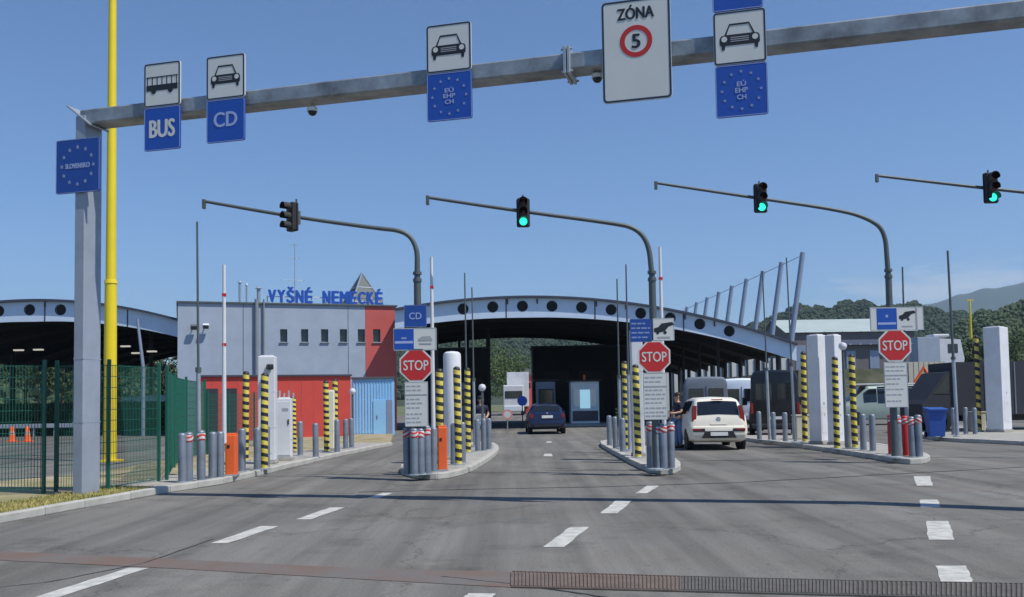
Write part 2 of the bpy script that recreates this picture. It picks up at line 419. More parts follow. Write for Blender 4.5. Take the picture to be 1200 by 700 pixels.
def kerb_run(root, pts, closed, w=.16, z=.13, step=1.0, side=1):
    """kerb stones one by one along a line of points"""
    line = [Vector((p.x, p.y, 0)) for p in pts] + ([Vector((pts[0].x, pts[0].y, 0))] if closed else [])
    for a, b in zip(line[:-1], line[1:]):
        L = (b-a).length; n = max(1, round(L/step)); t = (b-a).normalized(); nn = Vector((-t.y, t.x, 0))*side
        for k in range(n):
            p = a + (b-a)*((k+.5)/n) + nn*w/2
            MB().box((0, 0, 0), (L/n-.012, w, z), bev=.018).obj("kerb_stone", K['kerb'], root, loc=(p.x, p.y, z/2 + R.uniform(-.004, .004)), rz=math.atan2(t.y, t.x) + R.uniform(-.004, .004))

def smooth_closed(pts, it=2):
    for _ in range(it):
        out = []
        for i in range(len(pts)):
            a, b = pts[i], pts[(i+1) % len(pts)]
            out += [a*.75+b*.25, a*.25+b*.75]
        pts = out
    return pts

def off_line(pts, d):
    out = []
    for i, p in enumerate(pts):
        a = pts[max(0, i-1)]; b = pts[min(len(pts)-1, i+1)]; t = (b-a); t.z = 0; t.normalize()
        out.append(p + Vector((-t.y, t.x, 0))*d)
    return out
# left verge and the paved strip that carries the left-hand posts
kl = [G(*p) for p in ((-420, 702), (-200, 656), (0, 614), (100, 595.5), (200, 577.5), (262, 568), (340, 549), (400, 535), (460, 522.5))]
verge_back = [G(462, 507), G(380, 510), G(300, 517), G(215, 538), G(120, 557), G(0, 569), G(-200, 575), G(-420, 590)]
slab("verge", off_line(kl, .1) + verge_back, -.02, .085, K['earth'])
kr = link("left_kerb", None); tag(kr, kind="structure")
kerb_run(kr, kl, False, side=1)
strip = kl[4:]
slab("paved_strip", off_line(strip, .15) + list(reversed(off_line(strip, 1.55))), 0, .118, K['concrete'])
slab("verge_turf", off_line(kl[:5], .16) + list(reversed(off_line(kl[:5], 1.0))), 0, .10, K['grassbed'])

isl_px = {
 'A': [(466,553),(480,560.5),(505,563),(535,560),(560,550),(580,536),(586,528),(578,522),(560,521.5),(540,524),(505,536),(480,546)],
 'B': [(700,522),(712,519),(728,519),(760,528),(790,541),(800,550),(790,556.5),(768,557),(745,548),(722,535)],
 'C': [(858,515),(880,514),(930,514),(1000,520),(1070,531),(1092,539),(1085,544),(1060,545),(1020,538),(950,527),(890,519.5)],
 'D': [(1070,504),(1100,502),(1180,503),(1330,512),(1330,530),(1250,526),(1180,521),(1110,518),(1078,514)],
}
for k_, px in isl_px.items():
    pts = smooth_closed([G(x, y, .0) for x, y in px], 1)
    slab("traffic_island", offset_in(pts, .14), 0, .12, K['concrete'])
    r_isl = link("island_kerb", None); tag(r_isl, kind="structure")
    ar = sum(pts[i].x*pts[(i+1) % len(pts)].y - pts[(i+1) % len(pts)].x*pts[i].y for i in range(len(pts)))
    kerb_run(r_isl, pts, True, w=.17, z=.132, step=.9, side=1 if ar > 0 else -1)

# painted dashes, one object each
dash = [[(36,702),(66,702),(174,666),(150,666)], [(247,637),(266,637),(327,617),(306,617)], [(347,609),(364,609),(404,595),(387,595)], [(431,584),(444,584),(461,578),(449,578)],
        [(636,641.5),(661,641.5),(690,618),(668,618)], [(703,602),(723,602),(741,587),(722,587)], [(745,578.5),(758,578.5),(773,569.5),(758,569.5)],
        [(1103,687),(1141,687),(1133,663.5),(1097,663.5)], [(1088,633),(1119,633),(1112,611),(1085,611)], [(1079,595),(1102,595),(1099,586),(1078,586)], [(1074,569.5),(1093,569.5),(1090,558.5),(1071,558.5)],
        [(538,702),(575,702),(582,696),(550,696)], [(637,535),(648,535),(646,532),(638,532)], [(640,519),(647,519),(646,517.5),(641,517.5)]]
for q in dash:
    p = [G(x, y) for x, y in q]
    n = 7; mb = MB(); vs = []; fs = []
    for i in range(n+1):
        t = i/n; a = p[0].lerp(p[3], t); b = p[1].lerp(p[2], t); j = .012
        vs += [(a.x+R.uniform(-j, j), a.y, .004), (b.x+R.uniform(-j, j), b.y, .004)]
    fs = [(2*i, 2*i+1, 2*i+3, 2*i+2) for i in range(n)]
    struct("lane_marking", mb.add(vs, fs), K['paint'])

# drain channel across the road (rust-stained left, open grate right)
dl = [G(-60,647), G(0,651), G(200,661), G(400,672.5), G(600,680), G(800,685.5), G(1000,690.5), G(1260,694)]
ddir = None
def drain(a0, a1, w0, w1):
    return a0
mid = [(-60,646,656),(0,646.5,657),(200,655.5,666.5),(400,665.5,678),(600,671,689),(800,677,694),(1000,682,699),(1280,687,705)]
up_ = [G(x, a) for x, a, b in mid]; lo_ = [G(x, b) for x, a, b in mid]
mb = MB(); n = len(mid)
mb.add([(p.x, p.y, .0042) for p in up_] + [(p.x, p.y, .0042) for p in lo_], [(i, i+1, n+i+1, n+i) for i in range(n-1)])
struct("drain_channel", mb, K['rust'])
mb = MB()
def lerp_line(line, t):
    i = min(int(t), len(line)-2); return line[i].lerp(line[i+1], t-i)
def grate(t0, t1, step, m):
    mb = MB(); ta = t0
    while ta < t1:
        a = lerp_line(up_, ta); b = lerp_line(lo_, ta); dv = (b-a); c = (a+b)/2
        mb.box((c.x, c.y, .011), (.019, dv.length*.9, .010), rz=math.atan2(dv.y, dv.x)-math.pi/2); ta += step
    i0 = int(t0)
    while i0 < t1:
        for ln in (up_, lo_):
            a, b = ln[i0], ln[i0+1]; c = (a+b)/2; t = b-a; mb.box((c.x, c.y, .010), (t.length, .022, .011), rz=math.atan2(t.y, t.x))
        i0 += 1
    tag(mb.obj("drain_grate", K[m]), kind="stuff")
grate(5.0, 6.98, .021, 'iron')
grate(4.0, 4.99, .023, 'rustbar')
mb = MB(); n = len(mid)
mb.add([(p.x, p.y, .0066) for p in up_[5:]] + [(p.x, p.y, .0066) for p in lo_[5:]], [(i, i+1, 3+i+1, 3+i) for i in range(2)])
struct("drain_gutter", mb, K['gutter'])

# tarred joint across the road, worn repair seams, and one painted cast shadow
def seam_and_shadow(px, w, name="road_seam_and_shadow", m='tar'):
    pts = [G(x, y) for x, y in px]; a = []; b = []
    L = []
    for i in range(len(pts)-1):
        for k in range(6): L.append(pts[i].lerp(pts[i+1], k/6))
    L.append(pts[-1]); t = (pts[-1]-pts[0]).normalized(); nn = Vector((-t.y, t.x, 0))
    for p in L:
        ww = w*R.uniform(.5, 1.2); q = p + nn*R.uniform(-.01, .01)
        a.append((q.x+nn.x*ww, q.y+nn.y*ww, .0046)); b.append((q.x-nn.x*ww, q.y-nn.y*ww, .0046))
    n = len(L); struct(name, MB().add(a+b, [(i, i+1, n+i+1, n+i) for i in range(n-1)]), K[m])
seam_and_shadow([(420,577),(560,573.5),(700,571),(860,566),(1000,558.5),(1230,546)], .035)
seam_and_shadow([(-40,693),(60,682),(170,660),(250,632)], .012)
seam_and_shadow([(640,552),(760,551)], .03)
seam_and_shadow([(518,676),(600,685),(680,696),(735,704)], .016)  # not a joint: dark strip painted as a pole's cast shadow

# ------------------------------------------------------------------ sign gantry
GA = math.atan2(-3.8, 13.8); GN = Vector((math.sin(GA), -math.cos(GA), 0)).normalized()      # front normal
gx = Vector((math.cos(GA), math.sin(GA), 0))
pb = G(101, 586, .0); g0 = Vector((pb.x, pb.y, 0))
def ong(px, py, off=0.0): return hit(px, py, g0 + GN*off, GN)
gt = thing("sign_gantry", "grey steel gantry post and beam spanning the whole road with lane signs", "gantry", g0, GA)
def gl(p):
    q = Matrix.Rotation(-GA, 3, 'Z') @ (p - g0); return q
bl = gl(ong(104, 141)); br = gl(ong(1196, 17))
zt = bl.z
MB().box((0, 0, (zt+.02)/2), (.2, .44, zt+.02), bev=.015).obj("post", K['post'], gt)
for zz in (1.35, 2.45): MB().box((0, 0, zz), (.206, .446, .02)).obj("joint_band", K['post'], gt)
MB().box((0, 0, .03), (.5, .7, .05), bev=.01).obj("base_plate", K['galv'], gt)
XR = br.x + 1.9; slope = (br.z - bl.z)/(br.x - bl.x)
def beam(x0, x1, nm):
    mb = MB(); h, dp = .26, .4
    za, zb = bl.z + slope*(x0-bl.x), bl.z + slope*(x1-bl.x)
    c = .025
    prof = [(-dp/2, -h/2+c), (-dp/2+c, -h/2), (dp/2-c, -h/2), (dp/2, -h/2+c), (dp/2, h/2-c), (dp/2-c, h/2), (-dp/2+c, h/2), (-dp/2, h/2-c)]
    vs = [(x0, y, za+z) for y, z in prof] + [(x1, y, zb+z) for y, z in prof]
    n = 8; fs = [tuple(range(n-1, -1, -1)), tuple(range(n, 2*n))] + [(i, (i+1) % n, n+(i+1) % n, n+i) for i in range(n)]
    mb.add(vs, fs); return mb.obj(nm, K['beam'], gt)
xf = gl(ong(668, 78)).x
beam(-.02, xf-.03, "beam"); beam(xf+.03, XR, "beam")
for dx in (-.03, .03):
    MB().box((xf+dx, 0, bl.z+slope*xf), (.045, .56, .42), bev=.008).obj("flange", K['galv'], gt)
for sy in (-1, 1):
    for sz in (-1, 1): MB().cyl((xf-.09, sy*.24, bl.z+slope*xf+sz*.17), (xf+.09, sy*.24, bl.z+slope*xf+sz*.17), .018, n=6).obj("bolt", K['galv'], gt)
MB().box((-.02, 0, zt+.02), (.62, .5, .03), ry=rad(38), bev=.006).obj("mitre_plate", K['galv'], gt)
MB().box((XR, 0, (bl.z+slope*XR)/2), (.2, .44, bl.z+slope*XR+.1), bev=.015).obj("post", K['post'], gt)
MB().box((XR, 0, .03), (.5, .7, .05), bev=.01).obj("base_plate", K['galv'], gt)

Y0 = -.014
def plate(name, label, cat, loc, rz, w, h, m, r=.04, border=None, bw=.03, bm='navyb', group=None, t=.028, bar=True):
    mb = MB().prism(rrect(w, h, r), -t/2, t/2)
    o = mb.obj(name, K[m], None, loc=loc, rz=rz); tag(o, label, cat, group)
    if border: MB().ring(rrect(w-.012, h-.012, r), rrect(w-2*bw, h-2*bw, max(.01, r-bw*.6)), -t/2-.003, -t/2+.004).obj("border", K[border], o)
    if bar:
        for sz in (-.28, .28): MB().box((0, t/2+.03, sz*h), (w*.8, .055, .05)).obj("back_rail", K['galv'], o)
    return o
def gsign(name, label, x0, x1, y0, y1, m, off=.26, **kw):
    """sign whose edges are at those photo columns/rows, hung in front of the gantry beam"""
    xm, ym = (x0+x1)/2, (y0+y1)/2
    c = ong(xm, ym, off); w = (ong(x1, ym, off)-ong(x0, ym, off)).length; h = ong(xm, y0, off).z - ong(xm, y1, off).z
    return plate(name, label, "sign", c, GA, w, h, m, **kw), w, h
def car_symbol(o, s, x=0, z=0):
    """front view of a car, printed"""
    mb = MB(); y0, y1 = Y0-.004, Y0+.002
    S = lambda pts: [(x+a*s, z+b*s) for a, b in pts]
    mb.prism(S([(-.5,.0),(-.46,.06),(-.36,.08),(.36,.08),(.46,.06),(.5,0),(.5,-.16),(.47,-.2),(-.47,-.2),(-.5,-.16)]), y0, y1)
    for a in (-1, 1):
        mb.prism(S([(a*.36,-.19),(a*.46,-.19),(a*.45,-.31),(a*.38,-.31)]), y0, y1)
        mb.prism(S([(a*.38,.075),(a*.33,.075),(a*.235,.325),(a*.25,.36)]), y0, y1)
    mb.prism(S([(-.255,.365),(.255,.365),(.235,.32),(-.235,.32)]), y0, y1)
    mb.obj("symbol", K['black'], o)
    for a in (-1, 1): MB().prism(ngon(.075*s, 12, 0, x+a*.385*s, z-.03*s), y0-.003, y0+.001).obj("headlight_print", K['signw'], o)
    for b in (0, -.05, -.1): MB().box((x, y0-.001, z+b*s), (.46*s, .003, .022*s)).obj("grille_line", K['grey'], o)
def eu_stars(o, r, sr, cz=0, cx=0, m='star'):
    me = MB().prism(starpts(sr), Y0-.004, Y0+.002).mesh("star", K[m])
    for k in range(12):
        a = 2*math.pi*k/12; link("star", me, o, (cx+r*math.sin(a), 0, cz+r*math.cos(a)))

LS = "hung on the gantry beam"
s, w, h = gsign("lane_sign", "white sign with a black bus symbol at the left end of the gantry beam", 169.5, 211.5, 73.5, 125, 'signw', border='navyb', group="white vehicle signs on the gantry")
mb = MB(); y0, y1 = Y0-.004, Y0+.002; ww = w*.86
mb.prism([(-ww/2,-.0),(ww/2,-.0),(ww/2,-.10),(-ww/2,-.10)], y0, y1)
for k in range(7): mb.box((-ww/2+.02+(ww-.04)*k/6, y0+.003, .07), (.014, .006, .14))
mb.box((0, y0+.003, .135), (ww, .006, .018))
for a in (-.27, .27): mb.prism(ngon(.05, 12, 0, a*ww, -.105), y0-.001, y1)
mb.obj("symbol", K['black'], s)
s, w, h = gsign("lane_sign", "blue sign lettered BUS at the left end of the gantry beam", 169.5, 211.5, 125.5, 176, 'blue', border='lblue', bw=.014, group="blue lane signs on the gantry")
text("BUS", s, 0, Y0-.003, 0, w*.72, h*.40, K['signw'], .03)
s, w, h = gsign("lane_sign", "white car sign above the blue CD sign on the gantry beam", 242.5, 287, 65, 116, 'signw', border='navyb', group="white vehicle signs on the gantry")
car_symbol(s, w*.76)
s, w, h = gsign("lane_sign", "blue sign lettered CD under a white car sign on the gantry", 242.5, 287, 116.5, 166.5, 'blue', border='lblue', bw=.014, group="blue lane signs on the gantry")
text("CD", s, 0, Y0-.003, .02, w*.62, h*.34, K['lblue'], .025)
s, w, h = gsign("lane_sign", "white car sign left of the beam joint, above a blue star sign", 500, 552, 28, 84.5, 'signw', border='navyb', group="white vehicle signs on the gantry")
car_symbol(s, w*.76)
s, w, h = gsign("lane_sign", "blue ring-of-stars sign left of the beam joint, under a white car sign", 500.5, 553, 85, 141, 'blue', border='lblue', bw=.014, group="blue lane signs on the gantry")
eu_stars(s, w*.375, w*.042)
for k, t in enumerate(("EÚ", "EHP", "CH")): text(t, s, 0, Y0-.003, .10-.095*k, w*(.2 if k != 1 else .27), .080 if k == 0 else .064, K['lblue'], .04)
s, w, h = gsign("zone_sign", "large white speed zone sign lettered ZÓNA with a red ring around 5", 705.5, 786, -1, 118.5, 'signw', border='navyb', bw=.035, r=.06)
text("ZÓNA", s, 0, Y0-.003, h*.375, w*.54, h*.14, K['black'], .035)
MB().ring(ngon(w*.235, 40, 0, 0, h*.085), ngon(w*.165, 40, 0, 0, h*.085), Y0-.004, Y0+.002).obj("red_ring", K['red'], s)
text("5", s, 0, Y0-.003, h*.085, w*.13, h*.135, K['black'], .035)
s, w, h = gsign("lane_sign", "plain blue sign panel cut by the top of the picture above a car sign", 834.5, 893, -46, 12, 'blue', border='lblue', bw=.014, group="blue lane signs on the gantry")
s, w, h = gsign("lane_sign", "white car sign right of the zone sign, between two blue panels", 836, 897.5, 12.5, 75, 'signw', border='navyb', group="white vehicle signs on the gantry")
car_symbol(s, w*.76)
s, w, h = gsign("lane_sign", "blue ring-of-stars sign right of the zone sign, lowest of its stack", 838.5, 899.5, 75.5, 136.5, 'blue', border='lblue', bw=.014, group="blue lane signs on the gantry")
eu_stars(s, w*.375, w*.042)
for k, t in enumerate(("EÚ", "EHP", "CH")): text(t, s, 0, Y0-.003, .10-.10*k, w*(.18 if k != 1 else .25), .085 if k == 0 else .068, K['lblue'], .04)
s, w, h = gsign("country_sign", "dark blue SLOVENSKO sign with ring of stars on the gantry post", 66, 117, 163, 226, 'blue2', off=.25, border='lblue', bw=.012)
eu_stars(s, w*.36, w*.045, m='star')
text("SLOVENSKO", s, 0, Y0-.003, .0, w*.56, .085, K['lblue'], .035)
def dome(px, py, label):
    c = ong(px, py, -.05)
    t = thing("surveillance_camera", label, "camera", c, GA, "cameras under the gantry beam")
    MB().lathe([(.085, .0), (.085, .06), (.05, .09), (.02, .1)], n=14).obj("housing", K['white'], t, smooth=True)
    MB().lathe([(.0, -.075), (.045, -.06), (.07, -.03), (.078, .0)], n=14).obj("lens_dome", K['glass'], t, smooth=True)
    MB().cyl((0, 0, .09), (0, 0, .2), .018, n=8).obj("stem", K['galv'], t)
dome(366, 131, "small dome camera hanging under the beam right of the CD sign")
dome(700, 92, "small dome camera hanging under the beam at the left edge of the zone sign")

# ------------------------------------------------------------------ yellow mast
b = G(128.5, 541)
yp = thing("lamp_mast", "tall bright yellow lamp mast behind the gantry post and green fence", "mast", (b.x, b.y, 0))
zc = P(130, 331, b.y).z
MB().cyl((0,0,0), (0,0,zc), .195, .17, 20).obj("lower_section", K['yellow'], yp, smooth=True)
MB().cyl((0,0,zc-.04), (0,0,zc+.06), .19, .175, 20).obj("collar", K['yellow'], yp, smooth=True)
MB().cyl((0,0,zc), (0,0,19.5), .15, .085, 20).obj("upper_section", K['yellow'], yp, smooth=True)
MB().box((0, 0, .02), (.6, .6, .05)).obj("base_plate", K['yellow'], yp)
MB().box((0, 0, 19.5), (1.6, .25, .12), bev=.03).obj("lamp_head", K['galv'], yp)

# ------------------------------------------------------------------ green mesh fence
def fence(name, label, pts, h, group, wr=.0064):
    root = thing(name, label, "fence", (0, 0, .085), 0, group)
    for i, p in enumerate(pts):
        MB().box((p.x, p.y, h/2+.04), (.06, .06, h+.1), bev=.008).obj("fence_post", K['fgreen'], root)
    for a, b in zip(pts[:-1], pts[1:]):
        mb = MB(); d = b-a; d.z = 0; L = d.length; t = d.normalized(); ang = math.atan2(t.y, t.x)
        n = max(2, int(L/.05))
        for k in range(n+1):
            p = a + t*(L*k/n); mb.add([(p.x-wr*t.x, p.y-wr*t.y, .06), (p.x+wr*t.x, p.y+wr*t.y, .06), (p.x+wr*t.y, p.y-wr*t.x, .06),
                                       (p.x-wr*t.x, p.y-wr*t.y, h), (p.x+wr*t.x, p.y+wr*t.y, h), (p.x+wr*t.y, p.y-wr*t.x, h)], [(0,1,4,3),(1,2,5,4),(2,0,3,5)])
        c = (a+b)/2
        for k in range(12): mb.box((c.x, c.y, .08+(h-.1)*k/11), (L, .011, .011), rz=ang)
        o = mb.obj("wire_panel", K['fgreen'], root, fix=False); o["kind"] = "stuff"
    return root
fp = [G(x, y, .085) for x, y in ((-190,588),(-60,583),(51,578),(127,576),(186,566))]
fence("mesh_fence", "green wire mesh fence in front of the car park at the left edge", fp[:3], 2.3, "green mesh fences on the left")
fence("mesh_fence", "green wire mesh fence between the gantry post and the kerb corner", [fp[2]+Vector((.1,.25,0)), fp[3], fp[4]], 2.3, "green mesh fences on the left")
fq = [fp[4]+Vector((.05,.3,0)), G(204,548,.085), G(218,540,.085), G(240,533,.085), G(268,529,.085), G(298,524,.085), G(322,521.5,.085)]
fence("mesh_fence", "green wire mesh fence running back behind the left bollards to the red annex", fq[:4], 2.25, "green mesh fences on the left")
fence("mesh_fence", "low thin green mesh fence in front of the red annex wall", [fq[3]+Vector((.06,.06,0))]+fq[4:], 1.9, "green mesh fences on the left", wr=.0035)

# ------------------------------------------------------------------ bollards
PLACE = {'L': "on the left kerb strip", 'A': "on the CD sign island", 'B': "on the middle STOP island", 'C': "on the right STOP island", 'D': "on the far right kerb"}
ORD = ["first", "second", "third", "fourth", "fifth", "sixth", "seventh", "eighth", "ninth", "tenth", "eleventh", "twelfth", "thirteenth", "fourteenth"]
def mk_bollard(band, m='bollard'):
    t = thing("bollard", "x", "bollard", (0, 0, 0), 0, "steel bollards around the lanes")
    MB().lathe([(.082, 0), (.082, .93), (.074, .955), (.05, .975), (0, .98)], n=16).obj("post", K[m], t, smooth=True)
    MB().lathe([(.12, 0), (.12, .012), (.085, .02)], n=16).obj("base_ring", K['galv'], t, smooth=True)
    if band: MB().lathe([(.083, .78), (.0845, .782), (.0845, .91), (.083, .912)], n=16).obj("reflective_band", K['redwhite'], t, smooth=True)
    return t
pr = {False: mk_bollard(False), True: mk_bollard(True)}
prr = mk_bollard(True, 'red')
boll = [('L', 214,565.5,0),('L',221,565,1),('L',236,563.5,1),('L',249,561,0),('L',258,560,0),('L',283.5,553,0),('L',301.5,551,0),('L',312,548,0),('L',352,534,0),('L',370,536,0),('L',395,530.5,0),('L',405,526,0),('L',412,525,0),
        ('A',477.5,556,1),('A',485.5,557,1),('A',493.5,556.5,1),('A',501,556,1),('A',508,553.5,0),('A',532,545,0),('A',542,542.5,0),('A',560,529,0),('A',567,528.5,0),('A',573,527,0),
        ('B',714.5,522.5,0),('B',721.5,526,0),('B',730,530,0),('B',762.5,550,1),('B',770.5,551,1),('B',778,551,1),('B',786.5,549.5,1),
        ('C',890,515.5,0),('C',907,516.5,0),('C',920.5,517.5,0),('C',994,525.5,0),('C',1012,528,0),('C',1023,529,0),('C',1045,533,2),('C',1053,536,1),('C',1062,535,2),('C',1069.5,536,1),('C',1077.5,536,1),
        ('D',1088,509,0),('D',1118,510,0),('D',1132,509,0),('D',1143,509,0)]
cnt = {}
used = set()
tot = {}
for k_, *_ in boll: tot[k_] = tot.get(k_, 0)+1
for k_, px, py, kind in boll:
    i = cnt.get(k_, 0); cnt[k_] = i+1
    g = G(px, py, .12)
    look = ["plain grey steel bollard", "grey bollard banded red and white", "red bollard with banded head"][kind]
    lab = f"{look}, {ORD[i]} bollard from left {PLACE[k_]}"
    if i == tot[k_]-1: lab = f"{look}, rightmost bollard {PLACE[k_]}"
    src = prr if kind == 2 else pr[bool(kind)]
    if kind not in used:
        used.add(kind); src.location = (g.x, g.y, .12); src["label"] = lab; o = src
    else: o = again(src, (g.x, g.y, .12), lab)
    o.rotation_euler = (R.uniform(-.012, .012), R.uniform(-.012, .012), R.uniform(0, 6))
    o.scale = (1, 1, R.uniform(.97, 1.03))

# ------------------------------------------------------------------ yellow and black height posts
def mk_stripe():
    t = thing("striped_post", "x", "post", (0, 0, 0), 0, "yellow and black guard posts")
    MB().lathe([(.085, 0), (.085, 2.5), (.075, 2.54), (.04, 2.57), (0, 2.575)], n=16).obj("post", K['stripe'], t, smooth=True)
    MB().lathe([(.15, 0), (.15, .03), (.09, .04)], n=14).obj("base_flange", K['galv'], t, smooth=True)
    return t
sp = mk_stripe()
strp = [(287.5,541,435,"left-hand yellow and black striped post, beside the orange barrier box"),
        (309.5,550,437,"yellow and black striped post in front of the white pillar on the left"),
        (344.5,529,465,"short yellow and black striped post right of the white cabinet"),
        (383,530,446,"yellow and black striped post against the cream board, left one of two"),
        (393,528,444,"yellow and black striped post against the cream board, right one of two"),
        (515.5,549,432,"yellow and black striped post rising behind the orange box under the STOP sign"),
        (537.5,545,429.5,"yellow and black striped post at the right edge of the rounded white pillar"),
        (548.5,531,431,"yellow and black striped post right of the rounded white pillar"),
        (734.5,527,423,"yellow and black striped post, left one of two left of the middle STOP sign"),
        (748,537,427,"yellow and black striped post, right one of two touching the middle STOP sign"),
        (943.5,519,412,"yellow and black striped post left of the twin white pillars"),
        (981,527,418,"yellow and black striped post in front of the right twin white pillar"),
        (1002,526,415,"yellow and black striped post right of the twin white pillars"),
        (1148,506,393,"yellow and black striped post left of the far right white pillar")]
for i, (px, pbase, ptop, lab) in enumerate(strp):
    g = G(px, pbase, .12); hgt = P(px, ptop, g.y).z - .12
    o = sp if i == 0 else copy_tree(sp)
    o.location = (g.x, g.y, .12); o["label"] = lab; o.scale = (1, 1, hgt/2.575); o.rotation_euler = (R.uniform(-.014, .014), R.uniform(-.014, .014), R.uniform(-.6, .6))

# ------------------------------------------------------------------ white monitor pillars and cabinets
def pillar(px0, px1, pbase, ptop, label, m='white', dep=.45, round_top=False, rz=0.0, name="monitor_pillar", cat="pillar", details=True):
    g = G((px0+px1)/2, pbase, .12); wd = (px1-px0)/F*g.y; hgt = P((px0+px1)/2, ptop, g.y).z - .12
    t = thing(name, label, cat, (g.x, g.y+dep/2, .12), rz, "white monitor pillars" if name == "monitor_pillar" else None)
    if round_top:
        MB().lathe([(wd/2, 0), (wd/2, hgt-wd*.25), (wd*.46, hgt-wd*.12), (wd*.34, hgt-.02), (0, hgt)], n=24).obj("casing", K[m], t, smooth=True)
    else:
        MB().box((0, 0, hgt/2+.04), (wd, dep, hgt-.08), bev=.025).obj("casing", K[m], t)
        MB().box((0, 0, hgt+.012), (wd*.7, dep*.7, .03), bev=.01).obj("cap", K[m], t)
    MB().box((0, 0, .04), (wd*1.12, dep*1.12, .08), bev=.01).obj("plinth", K['concrete'], t)
    if not round_top:
        for f_ in (.34, .67): MB().box((0, 0, hgt*f_), (wd+.006, dep+.006, .014)).obj("panel_seam", K['kiosk'], t)
    if details:
        MB().box((0, -dep/2-.004, hgt*.2), (wd*.6, .008, hgt*.2), bev=.002).obj("access_hatch", K[m], t)
        for z in (.45, .62): MB().box((0, -dep/2-.004, hgt*z*.6), (.05, .012, .07)).obj("latch", K['grey'], t)
    return t, wd, hgt, dep
t, wd, hgt, dep = pillar(301, 321, 544, 417.5, "tall white monitor pillar on the left kerb strip with a dark camera on top", rz=.12)
c = MB().box((wd*.25, -dep/2-.15, hgt-.28), (.14, .32, .14), rz=.3, bev=.03).obj("camera_head", K['black'], t)
t, wd, hgt, dep = pillar(322, 340, 540, 467, "white equipment cabinet with a door beside the left monitor pillar", name="equipment_cabinet", cat="cabinet", rz=.15, details=False)
MB().box((0, -dep/2-.008, hgt/2+.03), (wd*.88, .016, hgt*.86), bev=.004).obj("door", K['white'], t)
MB().box((wd*.3, -dep/2-.025, hgt*.62), (.035, .03, .14), bev=.006).obj("handle", K['black'], t)
for k in range(3): MB().box((wd*.1, -dep/2-.019, hgt*.8+.03*k), (wd*.4, .006, .012)).obj("vent_slot", K['grey'], t)
for k in range(5): MB().cyl((-.25+.12*k, 0, hgt), (-.25+.12*k, 0, hgt+.14+.07*(k % 2)), .03, n=8).obj("stub_pipe", K['grey'], t)
pillar(384, 391.5, 529, 458, "narrow cream board between two striped posts on the left", m='cream', dep=.2, name="cream_board", cat="board", details=False)
pillar(520, 541, 539, 411, "white rounded monitor pillar behind the orange box on the CD island", dep=.5, round_top=True, details=False)
pillar(742.5, 756, 535, 386, "white monitor pillar behind the middle STOP sign", dep=.35)
pillar(955, 971, 520.5, 392.5, "left one of the twin white monitor pillars", dep=.42, rz=.62)
pillar(975.5, 989.5, 521.5, 392.5, "right one of the twin white monitor pillars", dep=.34, rz=.62)
pillar(1164, 1189, 506.5, 383, "wide white monitor pillar at the far right beside a striped post", dep=.62, rz=.72)
for x0, x1, yb, yt, lab in ((936, 956, 515.5, 488, "beige concrete block behind the striped post left of the twin pillars"), (1143, 1160, 505.5, 484, "beige concrete block behind the far right striped post")):
    g = G((x0+x1)/2, yb, .12); wd = (x1-x0)/F*g.y; h = P(x0, yt, g.y).z-.12
    t = thing("concrete_block", lab, "block", (g.x, g.y+.5, .12), 0, "beige blocks behind striped posts")
    MB().box((0, 0, h/2), (wd, .5, h), bev=.04).obj("body", K['beige'], t); MB().box((0, 0, h+.02), (wd*1.04, .54, .05), bev=.012).obj("coping", K['beige'], t)

# ------------------------------------------------------------------ barriers
def barrier(px, pbase, ptopbox, armtop, label, boxm='orange', wpx=12):
    g = G(px, pbase, .12); h = P(px, ptopbox, g.y).z-.12; w = wpx/F*g.y
    t = thing("barrier_gate", label, "barrier", (g.x, g.y, .12), .1, "raised lane barriers")
    MB().box((0, .15, h/2), (w, .32, h), bev=.025).obj("cabinet", K[boxm], t)
    MB().box((0, .15, h+.012), (w*.9, .28, .03), bev=.008).obj("lid", K[boxm], t)
    MB().box((-w*.18, -.014, h*.72), (.05, .012, .06)).obj("lock", K['black'], t)
    MB().box((0, .15, .02), (w*1.15, .4, .04)).obj("base_plate", K['galv'], t)
    a = P(armtop[0], armtop[1], g.y); al = Vector((a.x-g.x, 0, a.z-.12)); st = Vector((al.x, -.06, h*.8))
    am = MB().tube([st, al + Vector((0, -.06, 0))], [.05, .032], 10).obj("arm", K['white'], t, smooth=True)
    for q in (.55, .83): 
        p = st.lerp(al+Vector((0, -.06, 0)), q); MB().box(p, (.078, .078, .06)).obj("red_marker", K['red'], am)
    return t
barrier(270, 558.5, 509.5, (263.5, 311), "orange barrier box with raised white arm on the left kerb strip")
barrier(519, 552.5, 500.5, (505.5, 302), "orange barrier box with raised white arm on the CD island", wpx=11)
barrier(774, 546, 500, (772.5, 290), "grey barrier box with raised white arm behind the middle STOP sign", boxm='bollard', wpx=9)

def pole(tx, ty, bx, by, label, r=.05, w2=.028):
    g = G(bx, by, .12); a = P(tx, ty, g.y)
    t = thing("slim_pole", label, "pole", (g.x, g.y, .12), 0, "slim grey poles along the islands")
    top = Vector((a.x-g.x, 0, a.z-.12)); m_ = top*.42
    MB().tube([(0,0,0), m_], [r, r*.9], 10).obj("lower_tube", K['galv'], t, smooth=True)
    MB().tube([m_*.99, top], [w2, w2*.75], 8).obj("upper_tube", K['mast'], t, smooth=True)
    MB().lathe([(r*1.25, -.05), (r*1.25, .05)], c=m_, n=10).obj("clamp", K['mast'], t)
    MB().lathe([(.14, 0), (.14, .03), (r, .05)], n=12).obj("base_flange", K['galv'], t)
pole(231, 260, 233.5, 561, "slim grey pole on the left kerb strip, left of the white barrier arm")
pole(544.5, 320, 548, 526, "taller one of two slim grey poles over the CD island")
pole(553, 337, 556.5, 524, "shorter one of two slim grey poles over the CD island")
